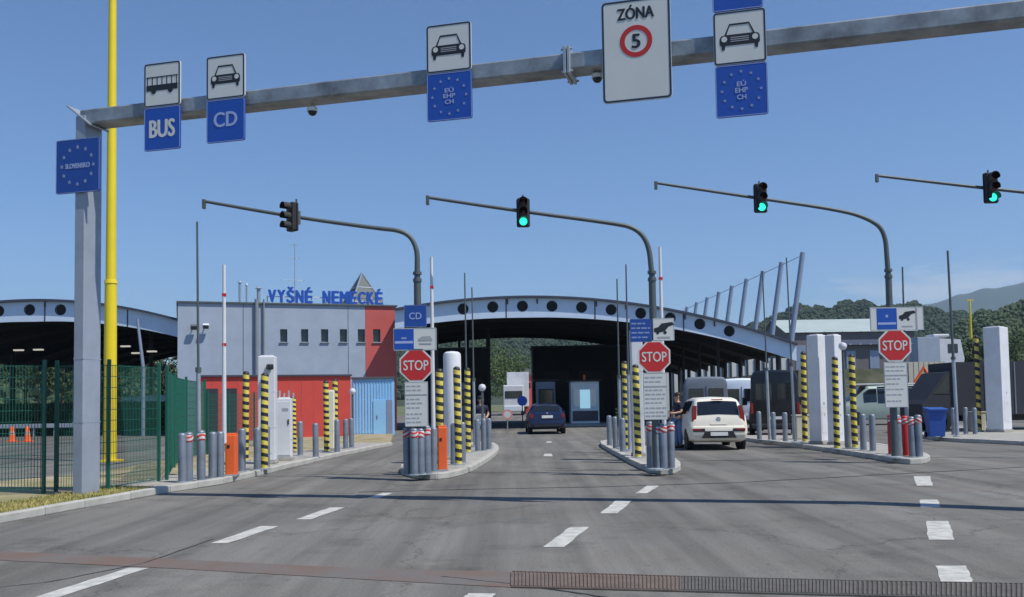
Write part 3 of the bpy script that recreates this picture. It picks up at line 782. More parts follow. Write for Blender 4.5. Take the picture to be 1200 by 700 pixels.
pole(723, 327, 727, 526, "shorter one of two slim grey poles left of the middle STOP sign")
pole(733.5, 310, 738, 529, "taller one of two slim grey poles left of the middle STOP sign")
pole(893.5, 318, 902, 517, "slim grey pole in front of the black van, left of two")
pole(921.5, 302, 932, 519, "slim grey pole in front of the black van, right of two")
pole(1057.5, 313, 1064, 532, "slim grey pole rising behind the right-hand STOP sign")
pole(1110.5, 294, 1122, 512, "slim grey pole beside the blue bin at far right", r=.065, w2=.05)

# ------------------------------------------------------------------ signal masts, lights, signs
def mast(bx, by, line, label, col_py):
    g = G(bx, by, .12)
    t = thing("signal_mast", label, "mast", (g.x, g.y, .12), 0, "curved signal masts over the lanes")
    pts = [P(x, y, g.y) - Vector((g.x, g.y, .12)) for x, y in line]
    zc = P(line[0][0], col_py, g.y).z - .12; top = pts[0]
    # smooth the bend
    pp = [Vector((0, 0, zc))] + pts
    for _ in range(3):
        q = [pp[0]]
        for a, b in zip(pp[:-1], pp[1:]): q += [a*.75+b*.25, a*.25+b*.75]
        q.append(pp[-1]); pp = q
    L = len(pp); rs = [.066 - .034*i/(L-1) for i in range(L)]
    MB().tube([(0,0,0), (0,0,zc)], [.085, .075], 14).obj("pole", K['mast'], t, smooth=True)
    MB().tube(pp, rs, 10).obj("arm", K['mast'], t, smooth=True)
    for dz in (-.05, .1): MB().lathe([(.092, -.03), (.092, .03)], c=(0, 0, zc+dz), n=14).obj("collar", K['mast'], t)
    MB().lathe([(.2, 0), (.2, .03), (.11, .05)], n=14).obj("base_flange", K['galv'], t)
    e = pp[-1]; MB().box((e.x, e.y, e.z-.06), (.07, .07, .2), bev=.01).obj("end_cap", K['mast'], t)
    return g
def tlight(px, py, Y, label, hpx, lit, rz=0.0):
    c = P(px, py, Y); h = hpx/F*Y; w = h*.44
    t = thing("traffic_light", label, "traffic light", (c.x, c.y-.14, c.z), rz, "traffic lights on mast arms")
    MB().box((0, .0, 0), (w*.92, .16, h), bev=.03).obj("housing", K['plas'], t)
    MB().prism(rrect(w*1.05, h*1.0, .04), .02, .035).obj("backplate", K['plas'], t)
    for k, z in enumerate((.33, 0, -.33)):
        on = lit and k == 2
        MB().lathe([(0, -.095), (w*.2, -.092), (w*.31, -.082)], c=(0, 0, z*h), n=18, axis='Y').obj("lens", K['green_lens'] if on else K['dim'], t, smooth=True)
        vm = MB(); n = 10; vs = []
        for rr2, yy in ((w*.35, -.08), (w*.35, -.25), (w*.33, -.25), (w*.33, -.08)):
            for i in range(n+1):
                a = rad(-20 + 220*i/n); vs.append((rr2*math.cos(a), yy, z*h + rr2*math.sin(a)))
        fs = [(j*(n+1)+i, j*(n+1)+i+1, ((j+1) % 4)*(n+1)+i+1, ((j+1) % 4)*(n+1)+i) for j in range(4) for i in range(n)]
        vm.add(vs, fs).obj("visor", K['plas'], t)
    MB().box((0, .1, .0), (.09, .14, .28)).obj("bracket", K['mast'], t)
    MB().cyl((0, .1, h*.5-.05), (0, .1, h*.5+.09), .02, n=8).obj("top_pin", K['mast'], t)
gA = mast(491.5, 556, [(489,318),(489,290),(476,271),(440,267.5),(345,254.5),(239,236)], "curved signal mast on the CD island with its arm over the left lane", 326)
tlight(344.5, 256, gA.y, "traffic light on the leftmost mast arm, turned aside and unlit", 34, False, rz=-.75)
gB = mast(769.5, 551, [(763.5,318),(760,285),(745,267),(716,261.5),(612,248),(501,231.5)], "curved signal mast behind the middle STOP sign", 325)
tlight(613, 251, gB.y, "traffic light showing green above the blue car's lane", 34, True)
gC = mast(1049, 537, [(1040,310),(1037,270),(1017,256),(985,246.5),(889,232.5),(768.5,214.5)], "curved signal mast behind the right-hand STOP sign", 322)
tlight(889.5, 234, gC.y, "traffic light showing green over the lane right of the white car", 34, True)
gD = mast(1332, 533, [(1308,300),(1303,255),(1285,240),(1250,230.5),(1157,221),(1027.5,206)], "signal mast arm coming in from the right edge of the picture", 310)
tlight(1157.5, 222, gD.y, "traffic light showing green at the right edge of the picture", 36, True)

def msign(name, label, Y, x0, x1, y0, y1, m, rz=0.0, **kw):
    c = P((x0+x1)/2, (y0+y1)/2, Y); w = (x1-x0)/F*Y; h = (y1-y0)/F*Y
    return plate(name, label, "sign", c, rz, w, h, m, **kw), w, h
def stop(px, py, Y, rpx, label):
    c = P(px, py, Y); r = rpx/F*Y/math.cos(rad(22.5))
    o = MB().prism(ngon(r, 8, 22.5), -.014, .014).obj("stop_sign", K['signw'], None, loc=c); tag(o, label, "sign", "STOP signs")
    MB().prism(ngon(r*.90, 8, 22.5), -.018, -.008).obj("red_face", K['red'], o)
    text("STOP", o, 0, -.0205, 0, r*1.42, r*.56, K['signw'], .012)
    for sz in (-.15, .15): MB().box((0, .035, sz), (.3, .04, .04)).obj("back_rail", K['galv'], o)
def notes(o, w, rows, m='grey'):
    for z, f in rows:
        x = -w*.5*.86; 
        while x < w*.5*.84*f:
            l = R.uniform(.05, .12); l = min(l, w*.43-x)
            if l < .02: break
            MB().box((x+l/2, Y0-.0015, z), (l, .003, .03)).obj("print_line", K[m], o); x += l+.022
YA = gA.y-.16; YB = gB.y-.16; YC = gC.y-.16
s, w, h = msign("lane_sign", "small blue CD sign above the left STOP sign", YA, 473.5, 500, 357.5, 383.5, 'blue2', border='lblue', bw=.01, r=.02)
text("CD", s, 0, Y0-.003, 0, w*.55, h*.3, K['lblue'], .01)
s, w, h = msign("lane_sign", "wide sign half blue half grey above the left STOP sign", YA, 461, 511.5, 384.5, 411, 'signw', border='galv', bw=.016, r=.02)
p = MB().prism(rrect(w*.46, h*.9, .015, cx=-w*.255), Y0-.003, Y0+.002).obj("blue_field", K['blue'], s)
MB().box((-w*.255, Y0-.004, -h*.13), (w*.42, .004, .05)).obj("print_line", K['lblue'], s); MB().box((-w*.255, Y0-.004, h*.05), (w*.12, .004, .04)).obj("print_line", K['star'], s)
for a, b_, c_ in ((-.02, .8, .05), (-.2, .7, .03)): MB().box((w*.24, Y0-.004, h*a), (w*.40*b_, .004, c_)).obj("print_line", K['grey'], s)
MB().prism([(w*.10, h*.0), (w*.16, h*.12), (w*.36, h*.14), (w*.40, h*.0)], Y0-.005, Y0).obj("symbol", K['grey'], s)
stop(487.5, 428.3, YA, 19.2, "red STOP sign under the small CD sign, leftmost of three")
s, w, h = msign("notice_board", "white notice of small print under the left STOP sign", YA, 474.5, 501.5, 447.5, 500, 'signw', r=.02, border='grey', bw=.012)
MB().box((0, Y0-.003, h*.21), (w*.95, .004, .025)).obj("rule", K['grey'], s)
notes(s, w, [(h*.40, .5), (h*.31, .6), (h*.11, .4), (h*.02, .4), (-h*.08, .3), (-h*.22, .5), (-h*.31, .2), (-h*.40, .4)])
s, w, h = msign("lane_sign", "square blue sign with rows of small print above the middle STOP sign", YB, 738, 763.5, 374, 401, 'blue2', r=.02, border='lblue', bw=.008)
notes(s, w, [(h*.30, .5), (h*.1, .8), (-h*.1, .8), (-h*.30, .6)], 'star')
def truck_symbol(s, w, cx, cz, k=.36):
    S = lambda pts: [(cx+a*k, cz+b*k) for a, b in pts]
    mb = MB(); mb.prism(S([(-.55,-.22),(-.55,.0),(-.3,.08),(-.12,.28),(.5,.36),(.62,.2),(.3,.1),(.1,-.12),(-.1,-.22)]), Y0-.004, Y0+.002)
    for a in (-.34, .08): mb.prism(ngon(.10*k, 10, 0, cx+a*k, cz-.24*k), Y0-.005, Y0+.002)
    mb.obj("symbol", K['black'], s)
s, w, h = msign("lane_sign", "white sign with a black vehicle symbol right above the middle STOP sign", YB, 765, 790, 373, 399.5, 'signw', r=.02, border='galv', bw=.012)
truck_symbol(s, w, 0, h*.05); MB().box((0, Y0-.003, -h*.35), (w*.6, .004, .03)).obj("print_line", K['grey'], s)
stop(766.5, 418.3, YB, 19, "red STOP sign beside the white car, middle of three")
s, w, h = msign("notice_board", "white notice of small print under the middle STOP sign", YB, 754, 782, 437, 492, 'signw', r=.02, border='grey', bw=.012)
MB().box((0, Y0-.003, h*.21), (w*.95, .004, .025)).obj("rule", K['grey'], s)
notes(s, w, [(h*.40, .7), (h*.31, .5), (h*.13, .7), (h*.04, .8), (-h*.05, .8), (-h*.14, .7), (-h*.25, .8), (-h*.34, .6), (-h*.42, .7)])
s, w, h = msign("lane_sign", "wide white sign with blue field and vehicle symbol above the right STOP sign", YC, 1019.5, 1082, 360, 387.5, 'signw', r=.02, border='galv', bw=.014)
MB().prism(rrect(w*.38, h*.9, .015, cx=-w*.19), Y0-.003, Y0+.002).obj("blue_field", K['blue'], s)
MB().box((-w*.19, Y0-.004, -h*.2), (w*.34, .004, .05)).obj("print_line", K['lblue'], s); MB().prism(starpts(.05, -w*.19, h*.12), Y0-.006, Y0).obj("star", K['lblue'], s)
truck_symbol(s, w, w*.19, h*.12, .34); MB().box((w*.19, Y0-.003, -h*.33), (w*.2, .004, .025)).obj("print_line", K['grey'], s)
MB().box((w*.37, Y0-.004, 0), (.035, .006, h*.9)).obj("divider", K['grey'], s)
stop(1048.5, 405, YC, 19, "red STOP sign at right above the red bollards, rightmost of three")
s, w, h = msign("notice_board", "white notice of small print under the right STOP sign", YC, 1036.5, 1063.5, 424.5, 477.5, 'signw', r=.02, border='grey', bw=.012)
MB().box((0, Y0-.003, h*.21), (w*.95, .004, .025)).obj("rule", K['grey'], s)
notes(s, w, [(h*.40, .7), (h*.31, .5), (h*.13, .5), (h*.02, .3), (-h*.10, .5), (-h*.22, .3), (-h*.36, .4)])

# ------------------------------------------------------------------ canopies
def canopy(root, arch, x0, x1, y1, th, holes, seams, cols, wing):
    """arch(x) gives the top height; local y=0 is the front face"""
    n = 40; xs = [x0 + (x1-x0)*i/n for i in range(n+1)]
    outer = [(x, arch(x)-.10) for x in xs] + [(x, arch(x)-th(x)) for x in reversed(xs)]
    f = holed("fascia", outer, [ngon(.27, 24, 0, x, arch(x)-.10-(th(x)-.1)*.42) for x in holes], .14, K['fascia'], root)
    for x in holes:
        zc = arch(x)-.10-(th(x)-.1)*.42
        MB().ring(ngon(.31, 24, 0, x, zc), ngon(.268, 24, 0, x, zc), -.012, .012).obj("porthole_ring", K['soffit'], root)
        MB().prism(ngon(.27, 20, 0, x, zc), .06, .075).obj("porthole_shade_disc", K['soffit'], root)  # dark disc painted for the shade seen through the open hole
    for x in seams: MB().box((x, -.006, arch(x)-.1-th(x)/2+.03), (.07, .012, th(x)-.14)).obj("joint_strip", K['dkroof'], root)
    mid_ = [(a+b)/2 for a, b in zip(holes[:-1], holes[1:])]
    for i, x in enumerate(mid_):
        if i % 3: MB().box((x, -.03, arch(x)-.3), (.07, .06, .28)).obj("bracket", K['dkroof'], root)
    # roof deck
    mb = MB(); vs = []; m = n+1
    for y in (-.25, y1):
        vs += [(x, y, arch(x)) for x in xs] + [(x, y, arch(x)-.12) for x in xs]
    fs = []
    for i in range(n):
        fs += [(i, i+1, 2*m+i+1, 2*m+i), (m+i, 3*m+i, 3*m+i+1, m+i+1), (i, m+i, m+i+1, i+1), (2*m+i, 2*m+i+1, 3*m+i+1, 3*m+i)]
    fs += [(0, 2*m, 3*m, m), (n, m+n, 3*m+n, 2*m+n)]
    mb.add(vs, fs).obj("roof", K['dkroof'], root)
    # soffit and cross girders
    mb = MB(); xs2 = [x0+.1 + (x1-x0-.2)*i/n for i in range(n+1)]
    vs = [(x, .15, arch(x)-.55) for x in xs2] + [(x, y1-.1, arch(x)-.55) for x in xs2]
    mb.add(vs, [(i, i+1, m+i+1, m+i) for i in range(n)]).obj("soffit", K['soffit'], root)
    ny = int(y1/4.5)
    for k in range(1, ny+1):
        y = y1*k/ny-.2; mb = MB()
        vs = []
        for yy in (y-.1, y+.1): vs += [(x, yy, arch(x)-.5) for x in xs2] + [(x, yy, arch(x)-.95) for x in xs2]
        fs = []
        for i in range(n): fs += [(i, i+1, m+i+1, m+i), (2*m+i, 3*m+i, 3*m+i+1, 2*m+i+1), (m+i, m+i+1, 3*m+i+1, 3*m+i)]
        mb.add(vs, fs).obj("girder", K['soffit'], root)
    if wing:
        xa, ya = wing; ws = [xa+(x1-xa)*i/10 for i in range(11)]
        for nm, dz, mm in (("wing_roof", -.03, 'dkroof'), ("wing_soffit", -.5, 'soffit')):
            vs = [(x, y1-.3, arch(x)+dz) for x in ws] + [(x, ya, arch(x)+dz) for x in ws]
            MB().add(vs, [(i, i+1, 12+i, 11+i) for i in range(10)]).obj(nm, K[mm], root)
        for k in range(5):
            y = y1+(ya-y1)*(k+.5)/5; vs = [(x, y, arch(x)-.45) for x in ws] + [(x, y, arch(x)-.95) for x in ws]
            MB().add(vs, [(i, i+1, 12+i, 11+i) for i in range(10)]).obj("girder", K['soffit'], root)
    for x, y, r in cols:
        z = arch(x)-.5; MB().cyl((x, y, 0), (x, y, z), r, r, 12).obj("column", K['column'], root, smooth=True)
YM = 52.5
cm = thing("main_canopy", "wide arched customs canopy with round portholes and a pale blue front", "canopy", (0, YM, 0), rad(1.6))
pk = P(612, 347, YM); xR = P(936, 402, YM); xL = P(463, 362, YM)
kx = (pk.z - xR.z)/((xR.x-pk.x)**2)
am = lambda x: pk.z - kx*(x-pk.x)**2
tm = lambda x: 1.22 - .22*abs(x-pk.x)/15
hl = [P(px, 355, YM).x for px in (521,556,575,610,645,680,714,749,784,819,853)]
hl = [pk.x + 1.665*k for k in range(-2, 8)]
canopy(cm, am, xL.x, xR.x, 21, tm, hl, [pk.x+1.665*q for q in (-.55, 2.45, 5.45)], [(xL.x+.7, 2, .2), (xL.x+2.1, 3, .16), (-1.3, 12, .14), (xL.x+.7, 14, .2), (xL.x+.7, 20, .2), (-2.9, 19.6, .16), (-3.4, 16, .1)]
       + [(9.4+.0*k, 6+6*k, .12) for k in range(6)] + [(xR.x-.6, 1.5+4*k, .13) for k in range(15)] + [(12.6, 4+5*k, .1) for k in range(8)], (8.8, 58))
# leaning struts with tie wire along the right eave
tops = []
for k in range(15):
    y = .6 + 3.9*k; b0 = Vector((xR.x-.15, y, xR.z-.25)); tp = Vector((xR.x+.75, y, 9.85)); tops.append(tp)
    MB().tube([b0, tp], [.16, .14], 10).obj("strut", K['strut'], cm, smooth=True)
MB().tube([t_ - Vector((0, 0, .15)) for t_ in tops], .02, 5).obj("tie_wire", K['strut'], cm)
# second canopy at the left
YL = 52.0
pk2 = P(38, 351, YL); e2 = P(208, 373.5, YL); kx2 = (pk2.z-e2.z)/((e2.x-pk2.x)**2)
al_ = lambda x: pk2.z - kx2*(x-pk2.x)**2
cl = thing("side_canopy", "arched canopy with round portholes at the left behind the yellow mast", "canopy", (0, YL, 0))
xl0 = pk2.x-11.0; xr0 = e2.x+.4
canopy(cl, al_, xl0, xr0, 36, lambda x: 1.25-.25*abs(x-pk2.x)/9, [pk2.x-.15+1.72*q for q in (-4,-3,-2,-1,0,1)], [pk2.x+.7, pk2.x+5.3, pk2.x-4.5],
       [(pk2.x-8.5, 1.2, .16), (pk2.x+7.2, 6, .16), (pk2.x-8.5, 14, .16), (pk2.x+2, 12, .13), (pk2.x-2.5, 13, .13), (pk2.x+6.8, 14, .16), (pk2.x+6.8, 26, .16), (pk2.x-1, 26, .15), (pk2.x-8.5, 26, .16)], None)
for px, py in ((22,400),(45,410),(147,406),(178,412),(160,414)):
    q = P(px, py, YL+11); MB().box((q.x, q.y-YL, min(q.z, al_(q.x)-1.35)), (.6, .3, .1), bev=.02).obj("lamp", K['lampg'], cl)
q0 = P(168, 432, YL-.5); q1 = P(161, 374, YL-.5)
MB().tube([q0-Vector((0, YL, q0.z)), q0-Vector((0, YL, 0)), q1-Vector((0, YL, 0))], [.1, .1, .07], 10).obj("brace", K['strut'], cl, smooth=True)

# dark inspection hall and kiosk under the main canopy
hb = P(625, 470, 68).x; hr = P(760, 470, 68).x
t = thing("inspection_hall", "dark inspection hall under the main canopy behind the kiosk", "hall", ((hb+hr)/2, 68, 0))
wl = hr-hb
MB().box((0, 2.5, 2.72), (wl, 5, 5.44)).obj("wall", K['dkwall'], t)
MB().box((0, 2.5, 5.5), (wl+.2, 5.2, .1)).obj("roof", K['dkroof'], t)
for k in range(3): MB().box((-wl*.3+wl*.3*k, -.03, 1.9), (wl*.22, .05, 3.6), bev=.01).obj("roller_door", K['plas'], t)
ha, hc = P(508, 470, 64).x, P(572, 470, 64).x
t = thing("inspection_hall", "dark narrow hall under the main canopy behind the CD island", "hall", ((ha+hc)/2, 64, 0))
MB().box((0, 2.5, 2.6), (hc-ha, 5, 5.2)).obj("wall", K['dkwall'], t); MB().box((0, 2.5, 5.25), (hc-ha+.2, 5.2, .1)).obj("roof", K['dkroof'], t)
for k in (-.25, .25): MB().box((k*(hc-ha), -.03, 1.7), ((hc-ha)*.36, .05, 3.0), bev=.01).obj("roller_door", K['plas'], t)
YK = 58
kc = P(686, 490, YK); kw = (702.5-669.5)/F*YK; kh = P(686, 447, YK).z
slab("kiosk_island", [Vector((kc.x-2.2, YK-1.5, 0)), Vector((kc.x+2.2, YK-1.5, 0)), Vector((kc.x+2.2, YK+4, 0)), Vector((kc.x-2.2, YK+4, 0))], 0, .14, K['concrete'])
t = thing("control_kiosk", "grey control kiosk with a bright window standing under the main canopy", "kiosk", (kc.x, YK, .14))
kh -= .14
MB().box((0, .9, kh/2), (kw, 1.8, kh), bev=.03).obj("body", K['kiosk'], t)
MB().box((0, .85, kh+.04), (kw+.25, 2.15, .1), bev=.02).obj("roof", K['column'], t)
MB().box((0, -.02, kh*.62), (kw*.86, .05, kh*.5), bev=.01).obj("window_frame", K['kiosk'], t)
for sx in (-.3, .3): MB().box((sx*kw*.95, -.05, kh*.62), (kw*.2, .02, kh*.40)).obj("pane", K['added_glow'], t)  # glowing side panes added to brighten the shaded kiosk
MB().box((0, -.055, kh*.58), (kw*.36, .03, kh*.44), bev=.01).obj("screen", K['screen'], t)
MB().box((0, -.02, kh*.18), (kw*.9, .04, kh*.24), bev=.01).obj("lower_panel", K['carb'], t)
MB().cyl((0, .3, kh+.09), (0, .3, kh+.4), .08, n=8).obj("beacon", K['orange'], t)

def booth(px, Y, wpx, label, light):
    q = P(px, 470, Y); w = wpx/F*Y; h = 2.7
    t = thing("lane_booth", label, "booth", (q.x, Y, 0), 0, "lane booths in the shade of the canopy")
    MB().box((0, 1.2, .08), (w+1.2, 3.4, .16), bev=.02).obj("plinth", K['concrete'], t)
    MB().box((0, 1.0, .16+h/2), (w, 2.0, h), bev=.03).obj("body", K['strut'], t)
    MB().box((0, 1.0, h+.22), (w+.4, 2.5, .14), bev=.03).obj("roof", K['column'], t)
    MB().box((0, -.01, 1.85), (w*.8, .04, 1.0), bev=.01).obj("window_frame", K['column'], t)
    MB().box((0, -.035, 1.85), (w*.7, .02, .86)).obj("pane", K['screen'] if light else K['glass'], t)
    for sx in (-1, 1): MB().cyl((sx*(w/2+.35), -.3, .16), (sx*(w/2+.35), -.3, 1.1), .07, n=10).obj("guard_post", K['stripe'], t)
booth(640, 62, 22, "dim lane booth just left of the pale kiosk under the canopy", False)
booth(741, 60, 26, "dim lane booth behind the two striped posts left of the middle STOP sign", False)
booth(536, 61, 24, "dim lane booth behind the striped posts of the CD island", False)
# ------------------------------------------------------------------ main building
A0 = P(208, 470, 50.4); B0 = P(465, 470, 54.4); A0.z = B0.z = 0
bt = (B0-A0); BL = bt.length; bt.normalize(); BA = math.atan2(bt.y, bt.x); BN = Vector((bt.y, -bt.x, 0))
def onf(px, py):
    q = hit(px, py, A0, BN); return (q-A0).dot(bt), q.z
bd = thing("customs_building", "grey and red two-storey customs building with a row of small windows", "building", A0, BA)
bh = (onf(208, 355)[1] + onf(465, 359)[1])/2
ur = onf(428, 400)[0]
wins = []
for px in (332.5, 357, 380.5, 402.5, 423.5, 441.5):
    a, z0 = onf(px-4.2, 401); b, z1 = onf(px+4.2, 386); wins.append((a, b, z0, z1))
hole = lambda w_: [(w_[0], w_[2]), (w_[1], w_[2]), (w_[1], w_[3]), (w_[0], w_[3])]
holed("wall", [(0, 0), (ur, 0), (ur, bh), (0, bh)], [hole(x) for x in wins[:5]], .3, K['facade'], bd)
holed("red_wall", [(ur+.01, 0), (BL, 0), (BL, bh), (ur+.01, bh)], [hole(wins[5])], .3, K['facred'], bd)
for w_ in wins:
    a, b, z0, z1 = w_; cx_, cz_ = (a+b)/2, (z0+z1)/2
    f = MB().ring([(a, z0), (b, z0), (b, z1), (a, z1)], [(a+.05, z0+.05), (b-.05, z0+.05), (b-.05, z1-.05), (a+.05, z1-.05)], .14, .2).obj("window", K['mast'], bd)
    MB().box((cx_, .19, cz_), (b-a-.08, .015, z1-z0-.08)).obj("pane", K['glass'], f)
    MB().box((cx_, -.03, z0-.03), (b-a+.1, .1, .05)).obj("sill", K['galv'], f)
MB().box((BL/2, 5.2, bh/2-.1), (BL-.06, 9.7, bh-.25)).obj("side_wall", K['facade'], bd)
MB().box((BL/2, 5.1, bh+.03), (BL+.14, 10.4, .1), bev=.01).obj("roof_coping", K['mast'], bd)
for px in (262, 285, 408):
    u, z = onf(px, 390); MB().box((u, -.004, bh/2), (.03, .012, bh-.02)).obj("panel_seam", K['mast'], bd)
for px, rr2 in ((300.5, .11), (309, .05)):
    u, z = onf(px, 390); MB().cyl((u, -.12, .5), (u, -.12, bh+.25), rr2, n=10).obj("downpipe", K['pole'], bd, smooth=True)
def flood(px, py, m, lab):
    u, z = onf(px, py); c = A0 + bt*u + BN*.3
    t = thing("floodlight", lab, "floodlight", (c.x, c.y, z), BA, "floodlights on the grey wall")
    MB().box((0, 0, 0), (.34, .2, .26), rx=.5, bev=.03).obj("housing", K[m], t); MB().box((0, -.1, -.05), (.28, .02, .2), rx=.5).obj("glass", K['glass2'], t)
    MB().cyl((0, .05, .05), (0, .3, .12), .03, n=8).obj("arm", K['mast'], t)
flood(227, 384, 'mast', "dark floodlight on the upper left of the grey wall")
flood(241, 383, 'white', "white floodlight on the upper left of the grey wall")
# roof lettering
RSo = A0 + BN*(-1.2)
def onr(px, py):
    q = hit(px, py, RSo, BN); return (q-RSo).dot(bt), q.z
rs = thing("roof_sign", "blue roof lettering VYŠNÉ NEMECKÉ on a frame on the customs building", "sign", RSo, BA)
u0, zz0 = onr(313.5, 353.5); u1, zz1 = onr(449, 355); zt0 = onr(313, 335.5)[1]
lh = zt0 - zz0
txt = "VYŠNÉ NEMECKÉ"; uw = (u1-u0)/len(txt)
ztop_roof = bh+.08
for i, chx in enumerate(txt):
    if chx == ' ': continue
    acc = chx in "ŠÉ"; hh = lh*.80*(1.27 if acc else 1.0)
    wdt = uw*(.92 if chx != 'M' else 1.02)
    me = text_mesh(chx, wdt, hh, K['blue'], dep=.12, bold=.045)
    link("letter", me, rs, (u0+uw*(i+.5), 0, ztop_roof+.16+hh/2))
for z in (ztop_roof+.12, ztop_roof+.5): MB().box(((u0+u1)/2, .12, z), (u1-u0, .05, .05)).obj("rail", K['white'], rs)
for k in range(9): MB().box((u0+(u1-u0)*k/8, .17, ztop_roof+.26), (.05, .05, .56)).obj("support_post", K['galv'], rs)
# antenna, roof pipes
q = hit(345.5, 350, A0-BN*4, BN)
t = thing("roof_antenna", "thin aerial mast with cross bars behind the roof lettering", "antenna", (q.x, q.y, bh+.08), BA)
zt_ = hit(345.5, 286, A0-BN*4, BN).z-bh-.08
MB().cyl((0,0,0), (0,0,zt_), .03, .018, 8).obj("mast", K['galv'], t)
for f_, l_ in ((.98, .3), (.78, .55), (.45, 1.3)):
    MB().cyl((-l_*.6, 0, zt_*f_), (l_*.4, 0, zt_*f_), .014, n=6).obj("cross_bar", K['galv'], t)
    for k in range(4): MB().cyl((-l_*.6+l_*k/3, -.25, zt_*f_), (-l_*.6+l_*k/3, .25, zt_*f_), .01, n=5).obj("element", K['galv'], t)
q = hit(287, 352, A0-BN*2, BN)
for px, yt, lab, w_ in ((281, 331, "pale roof vent left of the roof lettering, leftmost of three", .14), (289, 334, "thin roof vent left of the roof lettering, second of three", .1), (303, 338, "roof vent with flat cap just left of the roof lettering", .2)):
    q = hit(px, 350, A0-BN*2, BN); zt_ = hit(px, yt, A0-BN*2, BN).z-bh
    t = thing("roof_vent", lab, "vent", (q.x, q.y, bh+.08), 0, "roof vents beside the lettering")
    MB().cyl((0,0,0), (0,0,zt_-.1), w_*.5, n=10).obj("pipe", K['galv'], t, smooth=True); MB().lathe([(w_, 0), (w_*.3, .1)], c=(0, 0, zt_-.1), n=10).obj("cap", K['galv'], t)
# pyramid skylight
YP = 61; ap = P(422, 316, YP); pl = P(392, 359, YP); pr_ = P(448, 359, YP); hw = (pr_.x-pl.x)/2
t = thing("roof_pyramid", "greenish glass pyramid rising behind the roof lettering", "skylight", ((pl.x+pr_.x)/2, YP+hw, 0), .5)
zb_ = bh+.05; hw *= 1.0
cs = [(-hw,-hw),(hw,-hw),(hw,hw),(-hw,hw)]
for i in range(4):
    a, b = cs[i], cs[(i+1) % 4]
    MB().add([(a[0],a[1],zb_),(b[0],b[1],zb_),(0,0,ap.z)], [(0,1,2)]).obj("glass_face", K['glass2'], t)
    MB().tube([(a[0],a[1],zb_), (0,0,ap.z)], .06, 6).obj("hip_bar", K['strut'], t)
    for f_ in (.33, .66): MB().tube([(a[0]*(1-f_),a[1]*(1-f_),zb_+(ap.z-zb_)*f_), (b[0]*(1-f_),b[1]*(1-f_),zb_+(ap.z-zb_)*f_)], .035, 5).obj("glazing_bar", K['strut'], t)
MB().box((0, 0, zb_/2), (hw*2, hw*2, zb_-.1)).obj("base_block", K['facade'], t)
# red annex and blue container in front
def annex(name, label, cat, x0, x1, yt, Y, m, dep, slats=0, yaw=0.0):
    a = P(x0, 470, Y); b = P(x1, 470, Y+math.tan(yaw)*(P(x1,470,Y).x-P(x0,470,Y).x)); zt_ = P((x0+x1)/2, yt, (a.y+b.y)/2).z
    a.z = b.z = 0; L = (b-a).length
    t = thing(name, label, cat, a, math.atan2((b-a).y, (b-a).x))
    MB().box((L/2, dep/2, zt_/2), (L, dep, zt_)).obj("wall", K[m], t)
    MB().box((L/2, dep/2-.02, zt_+.04), (L+.12, dep+.16, .09), bev=.01).obj("coping", K['dkroof'] if m != 'skyblue' else K['mast'], t)
    return t, L, zt_
t, L, z = annex("red_annex", "low red annex in front of the grey building, behind the left bollards", "annex", 234, 411, 441.5, 42.0, 'dkred', 2.2, yaw=.32)
for k in range(1, 12): MB().box((L*k/12, -.006, z/2), (.022, .014, z-.06)).obj("joint_strip", K['facred'], t)
for f_ in (.08, .2): MB().box((L*f_, -.02, z*.42), (.5, .05, z*.8), bev=.01).obj("door", K['column'], t)
t, L, z = annex("blue_container", "light blue container between the red annex and the left STOP sign", "container", 413, 461, 444, 46.0, 'skyblue', 2.3, yaw=.1)
for k in range(14): MB().box((L*(k+.5)/14, -.012, z/2), (L/30, .03, z*.9)).obj("rib", K['skyblue'], t)
MB().box((L*.66, -.035, z*.33), (.62, .03, z*.6), bev=.01).obj("door", K['skyblue'], t); MB().box((L*.9, -.035, z*.33), (.3, .03, z*.6), bev=.01).obj("door", K['strut'], t); MB().box((L*.6, -.06, z*.33), (.03, .04, .16)).obj("handle", K['mast'], t)

